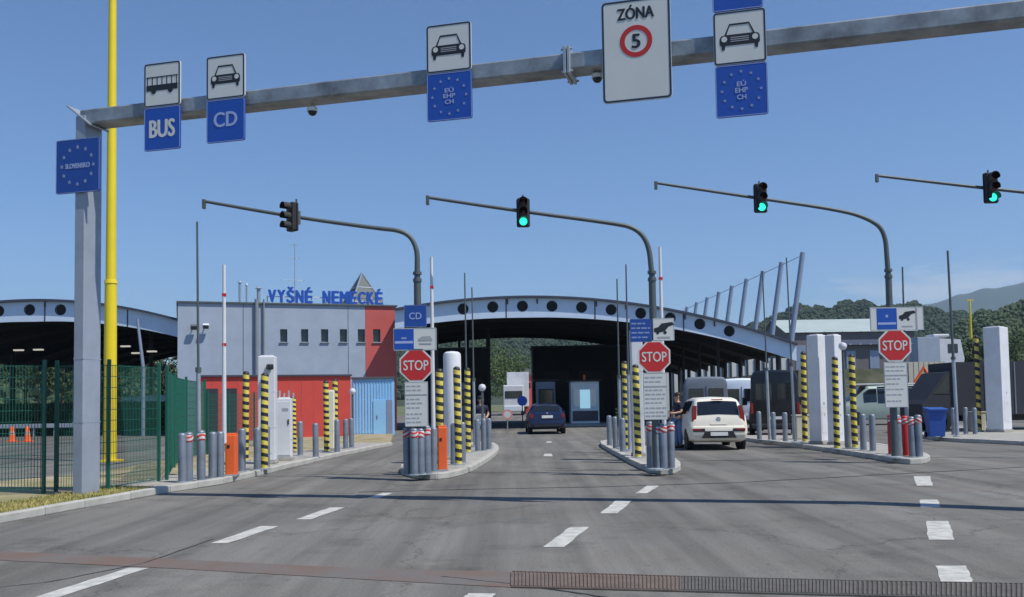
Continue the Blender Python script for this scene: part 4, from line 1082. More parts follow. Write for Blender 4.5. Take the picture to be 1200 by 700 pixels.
# ------------------------------------------------------------------ vehicles
def vehicle(name, label, cat, loc, rz, st, paint, wheels, wr, ring_mid=.5, win=(), tails=(), extras=None, ny=46, glassm='glass', group=None):
    """lofted body; st = stations (y, z_bottom, z_belt, z_top, half_width_belt, half_width_top), rear first (y=-)"""
    t = thing(name, label, cat, loc, rz, group)
    def par(y):
        if y <= st[0][0]: return st[0]
        for a, b in zip(st[:-1], st[1:]):
            if y <= b[0]:
                f = (y-a[0])/max(1e-6, b[0]-a[0]); return tuple(a[i]+(b[i]-a[i])*f for i in range(6))
        return st[-1]
    KEY = [0, .12, .2, .34, .44, .5, .62, .7, .76, .84, 1.0]
    def ringp(y):
        _, zb, zl, zt, wb, wt = par(y)
        hb = zl-zb
        return [(0, zb), (wb*.80, zb), (wb*.95, zb+.07*hb), (wb*1.0, zb+.42*hb), (wb*.995, zb+.75*hb), (wb*.965, zl), (wt+(wb*.95-wt)*.42, zl+(zt-zl)*.5), (wt+.02, zl+(zt-zl)*.82), (wt*.94, zl+(zt-zl)*.945), (wt*.80, zt-.004), (0, zt+.022)]
    def S(y, q, sx=1):
        rp = ringp(y)
        for i in range(len(KEY)-1):
            if q <= KEY[i+1]+1e-9:
                f = (q-KEY[i])/(KEY[i+1]-KEY[i]); x = rp[i][0]+(rp[i+1][0]-rp[i][0])*f; z = rp[i][1]+(rp[i+1][1]-rp[i][1])*f
                return Vector((sx*x, y, z))
    ys = sorted(set([s_[0] for s_ in st] + [st[0][0]+(st[-1][0]-st[0][0])*i/ny for i in range(ny+1)]))
    m = len(KEY); loop = 2*(m-1); vs = []
    for y in ys:
        vs += [S(y, k) for k in KEY] + [S(y, k, -1) for k in reversed(KEY[1:-1])]
    fs = [(i*loop+k, i*loop+(k+1) % loop, (i+1)*loop+(k+1) % loop, (i+1)*loop+k) for i in range(len(ys)-1) for k in range(loop)]
    fs += [tuple(range(loop-1, -1, -1)), tuple((len(ys)-1)*loop+k for k in range(loop))]
    MB().add(vs, fs).obj("body", K[paint], t, smooth=True)
    def patch(nm, y0, y1, q0, q1, mm, sides=(1,), off=.008, wrap=False, ins=0.0):
        for sx in sides:
            mb = MB(); na, nb = 8, 8; g = []
            for i in range(na+1):
                for j in range(nb+1):
                    y = y0+(y1-y0)*i/na
                    if wrap:
                        q = q0+(1-q0)*(1-abs(2*j/nb-1)); sg = -1 if j < nb/2 else 1
                        p = S(y, q, sg); e = 1e-3
                        n1 = S(y+e, q, sg)-S(y-e, q, sg); n2 = S(y, min(1, q+e), sg)-S(y, q-e, sg); nn = n1.cross(n2)*(1 if sg > 0 else -1)
                    else:
                        q = q0+(q1-q0)*j/nb; p = S(y, q, sx); e = 1e-3
                        n1 = S(y+e, q, sx)-S(y-e, q, sx); n2 = S(y, min(1, q+e), sx)-S(y, max(0, q-e), sx); nn = n1.cross(n2)*(1 if sx > 0 else -1)
                    cc = Vector((0, y, .8)); nn.normalize()
                    if nn.dot(p-cc) < 0: nn = -nn
                    g.append(p+nn*off)
            fs_ = [(i*(nb+1)+j, i*(nb+1)+j+1, (i+1)*(nb+1)+j+1, (i+1)*(nb+1)+j) for i in range(na) for j in range(nb)]
            mb.add(g, fs_).obj(nm, K[mm], t, smooth=True, fix=False)
    for w_ in win: patch(*w_[:6], **w_[6])
    for (wx, wy) in wheels:
        for sx in (-1, 1):
            w0 = link("wheel", None, t, (sx*wx, wy, wr))
            MB().lathe([(wr*.6, -.1), (wr*.9, -.11), (wr, -.08), (wr, .08), (wr*.9, .11), (wr*.6, .1)], n=22, axis='X').obj("tyre", K['tyre'], w0, smooth=True)
            MB().lathe([(0, sx*.085), (wr*.2, sx*.09), (wr*.35, sx*.075), (wr*.6, sx*.1), (wr*.66, sx*.095)], n=18, axis='X').obj("rim", K['rim'], w0, smooth=True)
            mb = MB(); mb.lathe([(wr*1.14, sx*.02), (wr*1.14, sx*.105), (wr*.98, sx*.107)], n=22, axis='X'); mb.obj("wheel_arch", K['plas'], w0)
    if extras: extras(t, S, patch)
    return t

def white_extras(t, S, patch):
    MB().box((0, -2.04, .58), (1.62, .16, .32), bev=.06).obj("bumper", K['carw'], t, smooth=True)
    MB().prism([(-.52, -.12), (-.42, .09), (.42, .09), (.52, -.12)], -2.135, -2.08).obj("bumper_insert", K['plas'], t).location = (0, 0, .50)
    MB().box((0, -2.145, .505), (.52, .015, .11)).obj("number_plate", K['plate'], t)
    for sx in (-1, 1):
        MB().box((sx*.66, -2.125, .64), (.26, .02, .06), bev=.008).obj("reflector", K['tail'], t)
        MB().box((sx*.60, -2.128, .62), (.36, .008, .10), bev=.003).obj("lamp_recess", K['plas'], t)
        MB().prism([(sx*.80, .86), (sx*.68, .86), (sx*.655, 1.02), (sx*.64, 1.36), (sx*.73, 1.36), (sx*.79, 1.1)], -2.02, -1.78).obj("tail_lamp", K['tail'], t)
        MB().box((sx*.98, .72, 1.06), (.16, .1, .16), bev=.03).obj("mirror", K['carw'], t)
    MB().lathe([(.07, -2.045), (.07, -2.03)], c=(0, 0, .945), n=20, axis='Y').obj("badge", K['rim'], t)
    MB().lathe([(.045, -2.05), (.045, -2.04)], c=(0, 0, .945), n=16, axis='Y').obj("badge_center", K['grey'], t)
    MB().box((0, -1.86, 1.54), (.34, .06, .03), bev=.006).obj("brake_lamp", K['tail'], t)
    MB().cyl((0, -1.9, 1.10), (.3, -1.87, 1.14), .012, n=6).obj("wiper", K['plas'], t)
    MB().box((0, -2.055, .80), (.5, .03, .035), bev=.005).obj("tailgate_handle", K['carw'], t)
st_w = [(-2.06,.36,.70,.78,.80,.66), (-2.03,.32,.80,.93,.855,.70), (-2.0,.30,.90,1.03,.875,.70), (-1.86,.26,1.02,1.42,.885,.665), (-1.72,.24,1.04,1.565,.89,.65), (-1.4,.22,1.03,1.605,.892,.64), (-.4,.22,1.0,1.61,.892,.64),
        (.35,.22,.98,1.565,.892,.635), (.7,.22,.97,1.43,.89,.63), (1.22,.22,.955,1.04,.885,.70), (1.7,.24,.88,.95,.86,.70), (1.98,.28,.74,.84,.80,.62), (2.06,.34,.6,.7,.72,.5)]
wg = G(842, 528)
def place(px, py, dist=0): g = G(px, py); return g
Yw = 28.6; cx_ = (841.5-600)/F*Yw
wyaw = math.atan2(0, 1) + rad(-2.5)
vehicle("parked_car", "cream white compact hatchback seen from behind beside the middle island", "car", (cx_+.05, Yw+2.05, 0), wyaw, st_w, 'carw', [(.79, -1.27), (.79, 1.27)], .31,
        win=[("rear_window", -1.985, -1.80, .78, 1, 'glass', dict(wrap=True)), ("windscreen", .52, 1.15, .79, 1, 'glass', dict(wrap=True)),
             ("side_window", -1.35, -.35, .535, .70, 'glass', dict(sides=(1,-1))), ("side_window", -.25, .55, .535, .70, 'glass', dict(sides=(1,-1)))], extras=white_extras)
def navy_extras(t, S, patch):
    MB().box((0, -2.09, .52), (1.6, .16, .3), bev=.05).obj("bumper", K['carb'], t, smooth=True)
    MB().box((0, -2.12, .83), (.52, .03, .13)).obj("number_plate", K['plate'], t)
    MB().box((0, -2.175, .42), (1.3, .02, .1)).obj("lower_valance", K['plas'], t)
    for sx in (-1, 1):
        MB().prism([(sx*.82, .78), (sx*.66, .80), (sx*.67, .96), (sx*.80, .98)], -2.115, -1.9).obj("tail_lamp", K['tail'], t)
        MB().box((sx*.98, .75, 1.0), (.17, .1, .14), bev=.03).obj("mirror", K['carb'], t)
    MB().lathe([(.05, -2.125), (.05, -2.1)], c=(0, 0, 1.0), n=16, axis='Y').obj("badge", K['rim'], t)
st_n = [(-2.1,.36,.72,.82,.80,.66), (-2.07,.32,.86,.98,.855,.69), (-1.98,.28,.92,1.05,.875,.69), (-1.72,.25,.97,1.32,.885,.655), (-1.4,.22,.97,1.42,.89,.62), (-.4,.2,.95,1.45,.89,.61), (.3,.2,.93,1.42,.89,.61), (.65,.2,.92,1.3,.89,.62), (1.25,.22,.91,.99,.885,.70), (1.8,.25,.82,.88,.85,.7), (2.05,.3,.7,.78,.78,.6), (2.12,.36,.58,.64,.7,.5)]
Yn = 44.5
vehicle("parked_car", "dark blue car seen from behind driving in under the canopy", "car", ((638.7-600)/F*Yn, Yn+2.1, 0), rad(1.5), st_n, 'carb', [(.79, -1.3), (.79, 1.3)], .31,
        win=[("rear_window", -1.96, -1.55, .78, 1, 'glass', dict(wrap=True)), ("windscreen", .45, 1.2, .79, 1, 'glass', dict(wrap=True)), ("side_window", -1.3, -.35, .535, .70, 'glass', dict(sides=(1,-1))), ("side_window", -.25, .5, .535, .70, 'glass', dict(sides=(1,-1)))], extras=navy_extras)
def van_st(H, W=.98, L=2.6):
    return [(-L,.42,1.0,H-.25,W*.94,W*.82), (-L+.04,.36,1.05,H-.1,W*.98,W*.87), (-L+.16,.32,1.1,H-.02,W,W*.88), (-1,.3,1.12,H,W,W*.88), (L*.35,.3,1.12,H-.05,W,W*.87), (L*.5,.3,1.12,H-.35,W,W*.85), (L*.74,.3,1.1,1.28,W*.99,W*.82), (L*.93,.32,1.0,1.08,W*.95,W*.75), (L,.4,.8,.86,W*.85,W*.6)]
def van_ex(paint, H, L=2.6, W=.98):
    def f(t, S, patch):
        MB().box((0, -L-.02, .46), (W*1.85, .16, .2), bev=.04).obj("bumper", K['plas'], t)
        MB().box((0, -L-.012, H*.48), (.018, .02, H*.72)).obj("door_gap", K['plas'], t)
        for sx in (-1, 1):
            MB().box((sx*W*.89, -L-.005, 1.15), (.11, .08, .42), bev=.02).obj("tail_lamp", K['tail'], t)
            MB().box((sx*(W+.16), L*.55, 1.42), (.2, .1, .34), bev=.03).obj("mirror", K['plas'], t)
            MB().box((sx*W*.42, -L-.012, H*.68), (W*.62, .02, H*.24), bev=.008).obj("rear_window", K['glass'], t)
        MB().box((.0, -L-.015, .78), (.5, .02, .11)).obj("number_plate", K['plate'], t)
    return f
def van(label, x, Y, H, paint, rz=0.0, extras=True, L=2.6, W=.98):
    ex = van_ex(paint, H, L, W)
    return vehicle("parked_van", label, "van", (x, Y+L, 0), rz, van_st(H, W, L), paint, [(W-.11, -L*.58), (W-.11, L*.6)], .34,
                   win=[("windscreen", L*.37, L*.72, .79, 1, 'glass', dict(wrap=True)), ("side_window", L*.12, L*.46, .54, .69, 'glass', dict(sides=(1,-1)))], extras=ex, group="vans waiting in the lanes")
van("black high-roof van behind two slim poles right of the white car", (926-600)/F*36.5, 36.5, 2.65, 'cark', rad(-14))
van("white van under the canopy between the grey van and the black van", (882-600)/F*44, 44, 2.5, 'vanw', rad(-12))
van("grey van directly ahead of the white hatchback", (838-600)/F*39.5, 39.5, 2.5, 'carg', rad(-9))
# pale minibus seen from its side, right of the twin pillars
Ym = 50
mx0, mx1 = P(985, 470, Ym).x, P(1092, 470, Ym).x
vehicle("parked_minibus", "pale minibus with dark side windows parked crosswise behind the right island", "minibus", ((mx0+mx1)/2, Ym+1, 0), rad(90), van_st(2.15, .95, (mx1-mx0)/2), 'busg', [(.84, -1.5), (.84, 1.5)], .34,
        win=[("side_window", -2.35, -.97, .51, .75, 'glass', dict(sides=(1,-1))), ("side_window", -.92, .40, .51, .75, 'glass', dict(sides=(1,-1))), ("side_window", .45, 1.15, .525, .7, 'glass', dict(sides=(1,-1))), ("windscreen", .95, 1.75, .79, 1, 'glass', dict(wrap=True))],
        extras=lambda t, S, patch: [MB().box((0, -.3, 2.19), (1.3, 3.6, .06), bev=.02).obj("roof_panel", K['white'], t)])
# dark lorry at the far right
YD = 37.5
def lorry(name, label, cat, x0, x1, ztop, Y, m, nose, dep=2.4, cabm=None, z0=0.0):
    t = thing(name, label, cat, ((x0+x1)/2, Y, z0), 0); L = x1-x0; h = ztop
    pf = [(-L/2+nose, .75), (L/2, .75), (L/2, h), (-L/2+nose, h)]
    MB().prism(pf, 0, dep).obj("box_body", K[m], t)
    MB().prism([(-L/2, .45), (-L/2+nose-.06, .45), (-L/2+nose-.06, h*.88), (-L/2+nose*.75, h*.86), (-L/2+nose*.12, h*.48), (-L/2, h*.42)], .1, dep-.1).obj("cab", K[cabm or m], t)
    MB().prism([(-L/2+nose*.35, h*.56), (-L/2+nose*.86, h*.56), (-L/2+nose*.86, h*.8), (-L/2+nose*.76, h*.8)], .085, .1).obj("side_window", K['glass'], t)
    MB().box((L*.05, dep/2, .62), (L*.86, dep*.7, .24)).obj("chassis", K['plas'], t)
    for q in (-L/2+nose*.5, L*.2, L*.36):
        for yy in (.18, dep-.18):
            w0 = link("wheel", None, t, (q, yy, .48))
            MB().lathe([(.3, -.13), (.48, -.12), (.48, .12), (.3, .13)], n=18, axis='Y').obj("tyre", K['tyre'], w0, smooth=True)
            MB().lathe([(0, -.1), (.3, -.13)], n=14, axis='Y').obj("rim", K['rim'], w0)
    for k in range(1, 6): MB().box((-L/2+nose+(L-nose)*k/6, -.012, (h+.75)/2), (.05, .02, h-.8)).obj("side_rib", K['carg'], t)
    return t
t = lorry("parked_lorry", "dark tarpaulin lorry with sloping nose behind the blue bin at far right", "lorry", P(1082, 470, YD).x, P(1330, 470, YD).x, P(1150, 424, YD).z, YD, 'tarp', 1.3)
YU = 95; ZU = 3.9
t = lorry("parked_lorry", "grey box lorry with white cab on the terrace above the right STOP sign", "lorry", 0, 1, 1, YU, 'facade', .3) if False else None

# ------------------------------------------------------------------ right-hand background
mbk = MB(); tw = [(25, 76), (140, 70), (140, 170), (22, 170)]
mbk.add([(25,82,ZU),(160,80,ZU),(160,170,ZU),(24,170,ZU),(23,76,-.05),(160,74,-.05),(160,172,-.05),(20,172,-.05)], [(0,1,2,3),(4,5,1,0),(7,4,0,3),(5,6,2,1)])
struct("embankment", mbk, K['bank'])
# lorry on the terrace: cab at the right end
t = thing("parked_lorry", "grey box lorry with white cab on the terrace above the right-hand signs", "lorry", (P(1106, 470, YU).x, YU, ZU))
xa, xb, xc = [P(q, 470, YU).x - P(1106, 470, YU).x for q in (1078, 1104, 1133)]
hb_ = P(1090, 395, YU).z-ZU; hb0 = P(1090, 417, YU).z-ZU
MB().box(((xa+xb)/2, 1.2, (hb_+.7)/2), (xb-xa, 2.4, hb_-.7), bev=.03).obj("box_body", K['facade'], t)
MB().prism([(xb+.05, .5), (xc-.1, .5), (xc, 1.3), (xc-.35, hb_*.92), (xb+.05, hb_*.95)], .1, 2.3).obj("cab", K['white'], t)
MB().box(((xb+xc)/2+.1, .09, hb_*.66), ((xc-xb)*.4, .03, hb_*.26)).obj("side_window", K['glass'], t)
MB().box(((xa+xc)/2, 1.2, .6), ((xc-xa)*.95, 1.6, .2)).obj("chassis", K['plas'], t)
MB().box((xb+.3, 1.2, hb_+.15), (1.6, 2.0, .28), bev=.08).obj("wind_deflector", K['white'], t)
for q in (xa+.7, xb-.3, xc-.9):
    w0 = link("wheel", None, t, (q, .2, .45)); MB().lathe([(.28, -.13), (.45, -.12), (.45, .12), (.28, .13)], n=16, axis='Y').obj("tyre", K['tyre'], w0, smooth=True); MB().lathe([(0, -.1), (.28, -.13)], n=12, axis='Y').obj("rim", K['rim'], w0)
# warehouse
YH = 118
def shed(name, label, x0, x1, yt, yeave, Y, zb, roofm, wallm, dep=14, doors=3):
    a, b = P(x0, 470, Y).x, P(x1, 470, Y).x; ze = P((x0+x1)/2, yeave, Y).z - zb; zr = P((x0+x1)/2, yt, Y+dep/2).z - zb
    L = b-a; t = thing(name, label, "shed", ((a+b)/2, Y, zb))
    MB().box((0, dep/2, ze/2), (L, dep, ze)).obj("wall", K[wallm], t)
    e = .4
    MB().add([(-L/2-e,-e,ze),(L/2+e,-e,ze),(L/2+e,dep/2,zr),(-L/2-e,dep/2,zr),(L/2+e,dep+e,ze),(-L/2-e,dep+e,ze),(-L/2-e,-e,ze+.15),(L/2+e,-e,ze+.15)], [(0,1,2,3),(3,2,4,5)]).obj("roof", K[roofm], t)
    for sx in (-1, 1): MB().add([(sx*L/2,0,ze),(sx*L/2,dep,ze),(sx*L/2,dep/2,zr-.1)], [(0,1,2)]).obj("gable", K[wallm], t)
    for k in range(doors): 
        f = MB().box((-L/2+L*(k+.5)/doors, -.03, ze*.42), (L/doors*.4, .06, ze*.7)).obj("door", K['strut'], t)
    for k in range(8): MB().box((-L/2+L*k/7, -.36, ze+.04), (.12, .12, .12)).obj("gutter_bracket", K['shed'], t)
    return t
shed("warehouse", "long warehouse with pale green roof below the wooded hill", 925, 1075, 374, 389, 150, 3.0, 'shed', 'brown', 16, 5)
shed("warehouse", "low brown building under the terrace left of the right STOP sign", 985, 1068, 398, 404, 84, ZU*.98, 'dkroof', 'brown', 6, 3)
# corrugated fence
YF = 72
a, b = P(1066, 470, YF).x, P(1109, 470, YF).x
t = thing("sheet_fence", "beige corrugated sheet fence behind the right-hand STOP sign", "fence", ((a+b)/2, YF, 0)); zt_ = P(1090, 424, YF).z; L = b-a; 
for k in range(14): MB().box((-L/2+L*(k+.5)/14, .03*(k % 2), zt_/2), (L/14-.012, .04, zt_)).obj("sheet", K['beige'], t)
for k in range(4): MB().box((-L/2+L*k/3, .12, zt_/2), (.09, .09, zt_+.05)).obj("fence_post", K['galv'], t)
# orange digger
YX = 66; q = P(1113, 470, YX)
t = thing("digger", "orange digger standing behind the corrugated fence end", "digger", (q.x, YX, 0))
MB().box((0, .8, 2.9), (.8, 1.2, 1.5), bev=.08).obj("cab", K['orange'], t); MB().box((.05, .16, 3.1), (.5, .04, .7)).obj("cab_window", K['glass'], t)
MB().box((.2, .8, 1.8), (1.8, 1.8, .8), bev=.08).obj("engine_house", K['orange'], t)
for yy in (.0, 1.6): MB().box((.1, yy, .6), (2.2, .5, 1.2), bev=.2).obj("track", K['tyre'], t)
MB().tube([(-.6, .8, 2.0), (-1.4, .8, 3.5), (-2.2, .8, 2.2)], .14, 8).obj("boom_arm", K['orange'], t)
# blue bin
g = G(1101.5, 513.5, .12); w = 20/F*g.y; h = P(1101, 478, g.y).z-.12
t = thing("wheelie_bin", "blue wheeled bin with lid standing on the far right kerb", "bin", (g.x, g.y+.3, .12), -.15)
hw, hd = w/2, .3
mb = MB(); mb.add([(-hw*.8,-hd*.8,.05),(hw*.8,-hd*.8,.05),(hw*.8,hd*.8,.05),(-hw*.8,hd*.8,.05),(-hw,-hd,h*.9),(hw,-hd,h*.9),(hw,hd,h*.9),(-hw,hd,h*.9)], [(0,3,2,1),(4,5,6,7),(0,1,5,4),(1,2,6,5),(2,3,7,6),(3,0,4,7)])
mb.obj("body", K['bin'], t); MB().box((0, -.02, h*.95), (w*1.12, .68, .09), rx=.06, bev=.025).obj("lid", K['bin'], t); MB().box((0, hd+.06, h*.92), (w*.8, .05, .05), bev=.01).obj("handle", K['bin'], t)
for sx in (-1, 1): MB().lathe([(0, -.03), (.1, -.03), (.1, .03), (0, .03)], c=(sx*hw*.9, hd*.8, .1), n=14, axis='X').obj("wheel", K['tyre'], t)
MB().box((0, -hd*.93, h*.7), (w*.5, .03, .05)).obj("ridge", K['bin'], t)
# yellow far pole
q = P(1138, 392, 170)
t = thing("yellow_pole", "thin yellow pole far off in front of the wooded hill", "pole", (q.x, 170, 0)); zz = P(1138, 352, 170).z
MB().cyl((0,0,0), (0,0,zz), .28, .16, 8).obj("shaft", K['yellow'], t); MB().box((0, 0, zz), (1.2, .3, .2)).obj("lamp_head", K['yellow'], t)

# ------------------------------------------------------------------ left car park: cones, guard rail, van
for i, (px, lab) in enumerate(((14, "left one of two orange cones in the car park behind the fence"), (32, "right one of two orange cones in the car park behind the fence"))):
    g = G(px, 518)
    t = thing("traffic_cone", lab, "cone", (g.x, g.y, 0), 0, "orange cones in the car park")
    MB().lathe([(.17, .04), (.12, .35), (.07, .72), (.04, .76), (0, .765)], n=16).obj("cone", K['orange'], t, smooth=True); MB().box((0, 0, .02), (.46, .46, .045), bev=.01).obj("base", K['orange'], t)
    MB().lathe([(.128, .34), (.105, .50)], n=16).obj("sleeve", K['pink'], t, smooth=True)
a, b = P(-60, 470, 52.8), P(88, 470, 53)
t = thing("guard_rail", "pale guard rail across the car park behind the cones", "rail", (0, 53, 0))
MB().box(((a.x+b.x)/2, 0, .62), (b.x-a.x, .06, .24), bev=.02).obj("rail", K['galv'], t)
for k in range(7): MB().box((a.x+(b.x-a.x)*k/6, .08, .35), (.1, .1, .72)).obj("rail_post", K['galv'], t)
van("white van parked under the left canopy behind the yellow mast", P(150, 470, 62).x, 62, 2.4, 'vanw', rad(85))

rh = random.Random(31); vs = []; fs = []
ha0, ha1 = P(-110, 470, 58).x, P(206, 470, 58).x
t = thing("hedge", "dark green clipped hedge along the back of the car park behind the guard rail", "hedge", ((ha0+ha1)/2, 58, 0))
mb = MB(); mb.box((0, .45, .8), (ha1-ha0-.4, .6, 1.5)); mb.obj("stems", K['bark'], t)
for k in range(9000):
    x = rh.uniform(ha0, ha1)-(ha0+ha1)/2; f = rh.random()
    p = Vector((x, rh.uniform(-.12, .12), rh.uniform(.05, 1.75))) if f < .7 else Vector((x, rh.uniform(0, .9), 1.72+rh.uniform(-.1, .15)))
    a_ = Vector((rh.uniform(-1, 1), rh.uniform(-.6, .6), rh.uniform(-1, 1))).normalized(); b_ = a_.cross(Vector((rh.uniform(-.5, .5), -1, rh.uniform(-.2, .8)))).normalized(); q_ = rh.uniform(.09, .18)
    o = len(vs); vs += [p-a_*q_, p+b_*q_*.6, p+a_*q_, p-b_*q_*.6]; fs.append((o, o+1, o+2, o+3))
MB().add(vs, fs).obj("foliage", K['leafd'], t, fix=False)
# far lorry seen through the canopy
YT = 104
q = P(602, 470, YT)
t = thing("parked_lorry", "white lorry cab far behind, seen through the canopy left of the dark hall", "lorry", (q.x, YT, 0))
s_ = YT/F
MB().box((0, 1.2, 1.9), (2.3, 2.2, 2.9), bev=.1).obj("cab", K['white'], t); MB().box((0, .08, 2.3), (1.9, .04, .8), bev=.02).obj("windscreen", K['glass'], t)
MB().box((.5, 5.4, 2.9), (2.5, 5.8, 3.9), bev=.03).obj("box_body", K['white'], t); MB().box((0, .05, .75), (2.2, .2, .6), bev=.05).obj("bumper", K['kiosk'], t)
for sx in (-1, 1):
    for yy in (1, 4.5, 7): MB().lathe([(0, -.13), (.48, -.13), (.48, .13), (0, .13)], c=(sx*.98, yy, .48), n=16, axis='X').obj("wheel", K['tyre'], t)
q = P(619, 470, YT+8)
t = thing("brick_shed", "small reddish shed far behind, between the lorry cab and the dark hall", "shed", (q.x, YT+8, 0))
MB().box((0, 1.5, 2.3), (1.6, 3, 4.6)).obj("wall", K['facred'], t); MB().prism([(-1.1, 4.6), (1.1, 4.6), (0, 5.5)], -.2, 3.2).obj("roof", K['brown'], t); MB().box((0, -.02, 3.4), (.6, .05, .6)).obj("window", K['glass'], t)
# pale wall behind the right half of the canopy
YQ = 128
a, b = P(770, 470, YQ), P(925, 470, YQ)
t = thing("perimeter_wall", "pale wall far behind the right half of the canopy, seen between its columns", "wall", ((a.x+b.x)/2, YQ, 0)); L = b.x-a.x; zt_ = P(850, 421, YQ).z
for k in range(16): MB().box((-L/2+L*(k+.5)/16, 0, zt_*.5), (L/16-.03, .2, zt_)).obj("panel", K['signw'], t)
for k in range(17): MB().box((-L/2+L*k/16, -.1, zt_*.5), (.25, .3, zt_+.1)).obj("fence_post", K['column'], t)
# round pink sign and dim blue sign
YS = 47; q = P(594.5, 486, YS)
t = thing("round_sign", "round pinkish sign on a thin post left of the dark blue car", "sign", (q.x, YS, 0))
MB().cyl((0,0,0), (0,0,q.z), .03, n=8).obj("post", K['galv'], t); MB().lathe([(0, -.05), (.26, -.05), (.26, -.03), (0, -.03)], c=(0, 0, q.z), n=22, axis='Y').obj("disc", K['pink'], t); MB().lathe([(0, -.054), (.17, -.054), (.17, -.05)], c=(0, 0, q.z), n=20, axis='Y').obj("center", K['signw'], t)
YS = 56; q = P(612, 470, YS)
t = thing("round_sign", "dim blue round sign in the shade above the blue car", "sign", (q.x, YS, 0))
MB().cyl((0,0,0), (0,0,q.z), .03, n=8).obj("post", K['column'], t); MB().lathe([(0, -.05), (.3, -.05), (.3, -.03), (0, -.03)], c=(0, 0, q.z), n=22, axis='Y').obj("disc", K['blue'], t)
# a white globe lamp on the CD island and one by the twin pillars
for px, py, by, lab in ((565, 454.5, 525, "white globe lamp on a thin post right of the CD island poles"), (990.5, 406, 523, "white globe camera beside the right twin pillar"), (412.5, 459, 522, "white globe lamp on a dark post by the blue container")):
    g = G(px+1, by, .12); z = P(px, py, g.y).z-.12
    t = thing("globe_lamp", lab, "lamp", (g.x, g.y, .12), 0, "small globe lamps")
    MB().cyl((0,0,0), (0,0,z-.06), .04, n=8).obj("post", K['mast'], t); MB().lathe([(0,-.12),(.07,-.1),(.115,-.03),(.12,.02),(.09,.09),(0,.12)], c=(0, 0, z), n=14).obj("globe", K['white'], t, smooth=True)

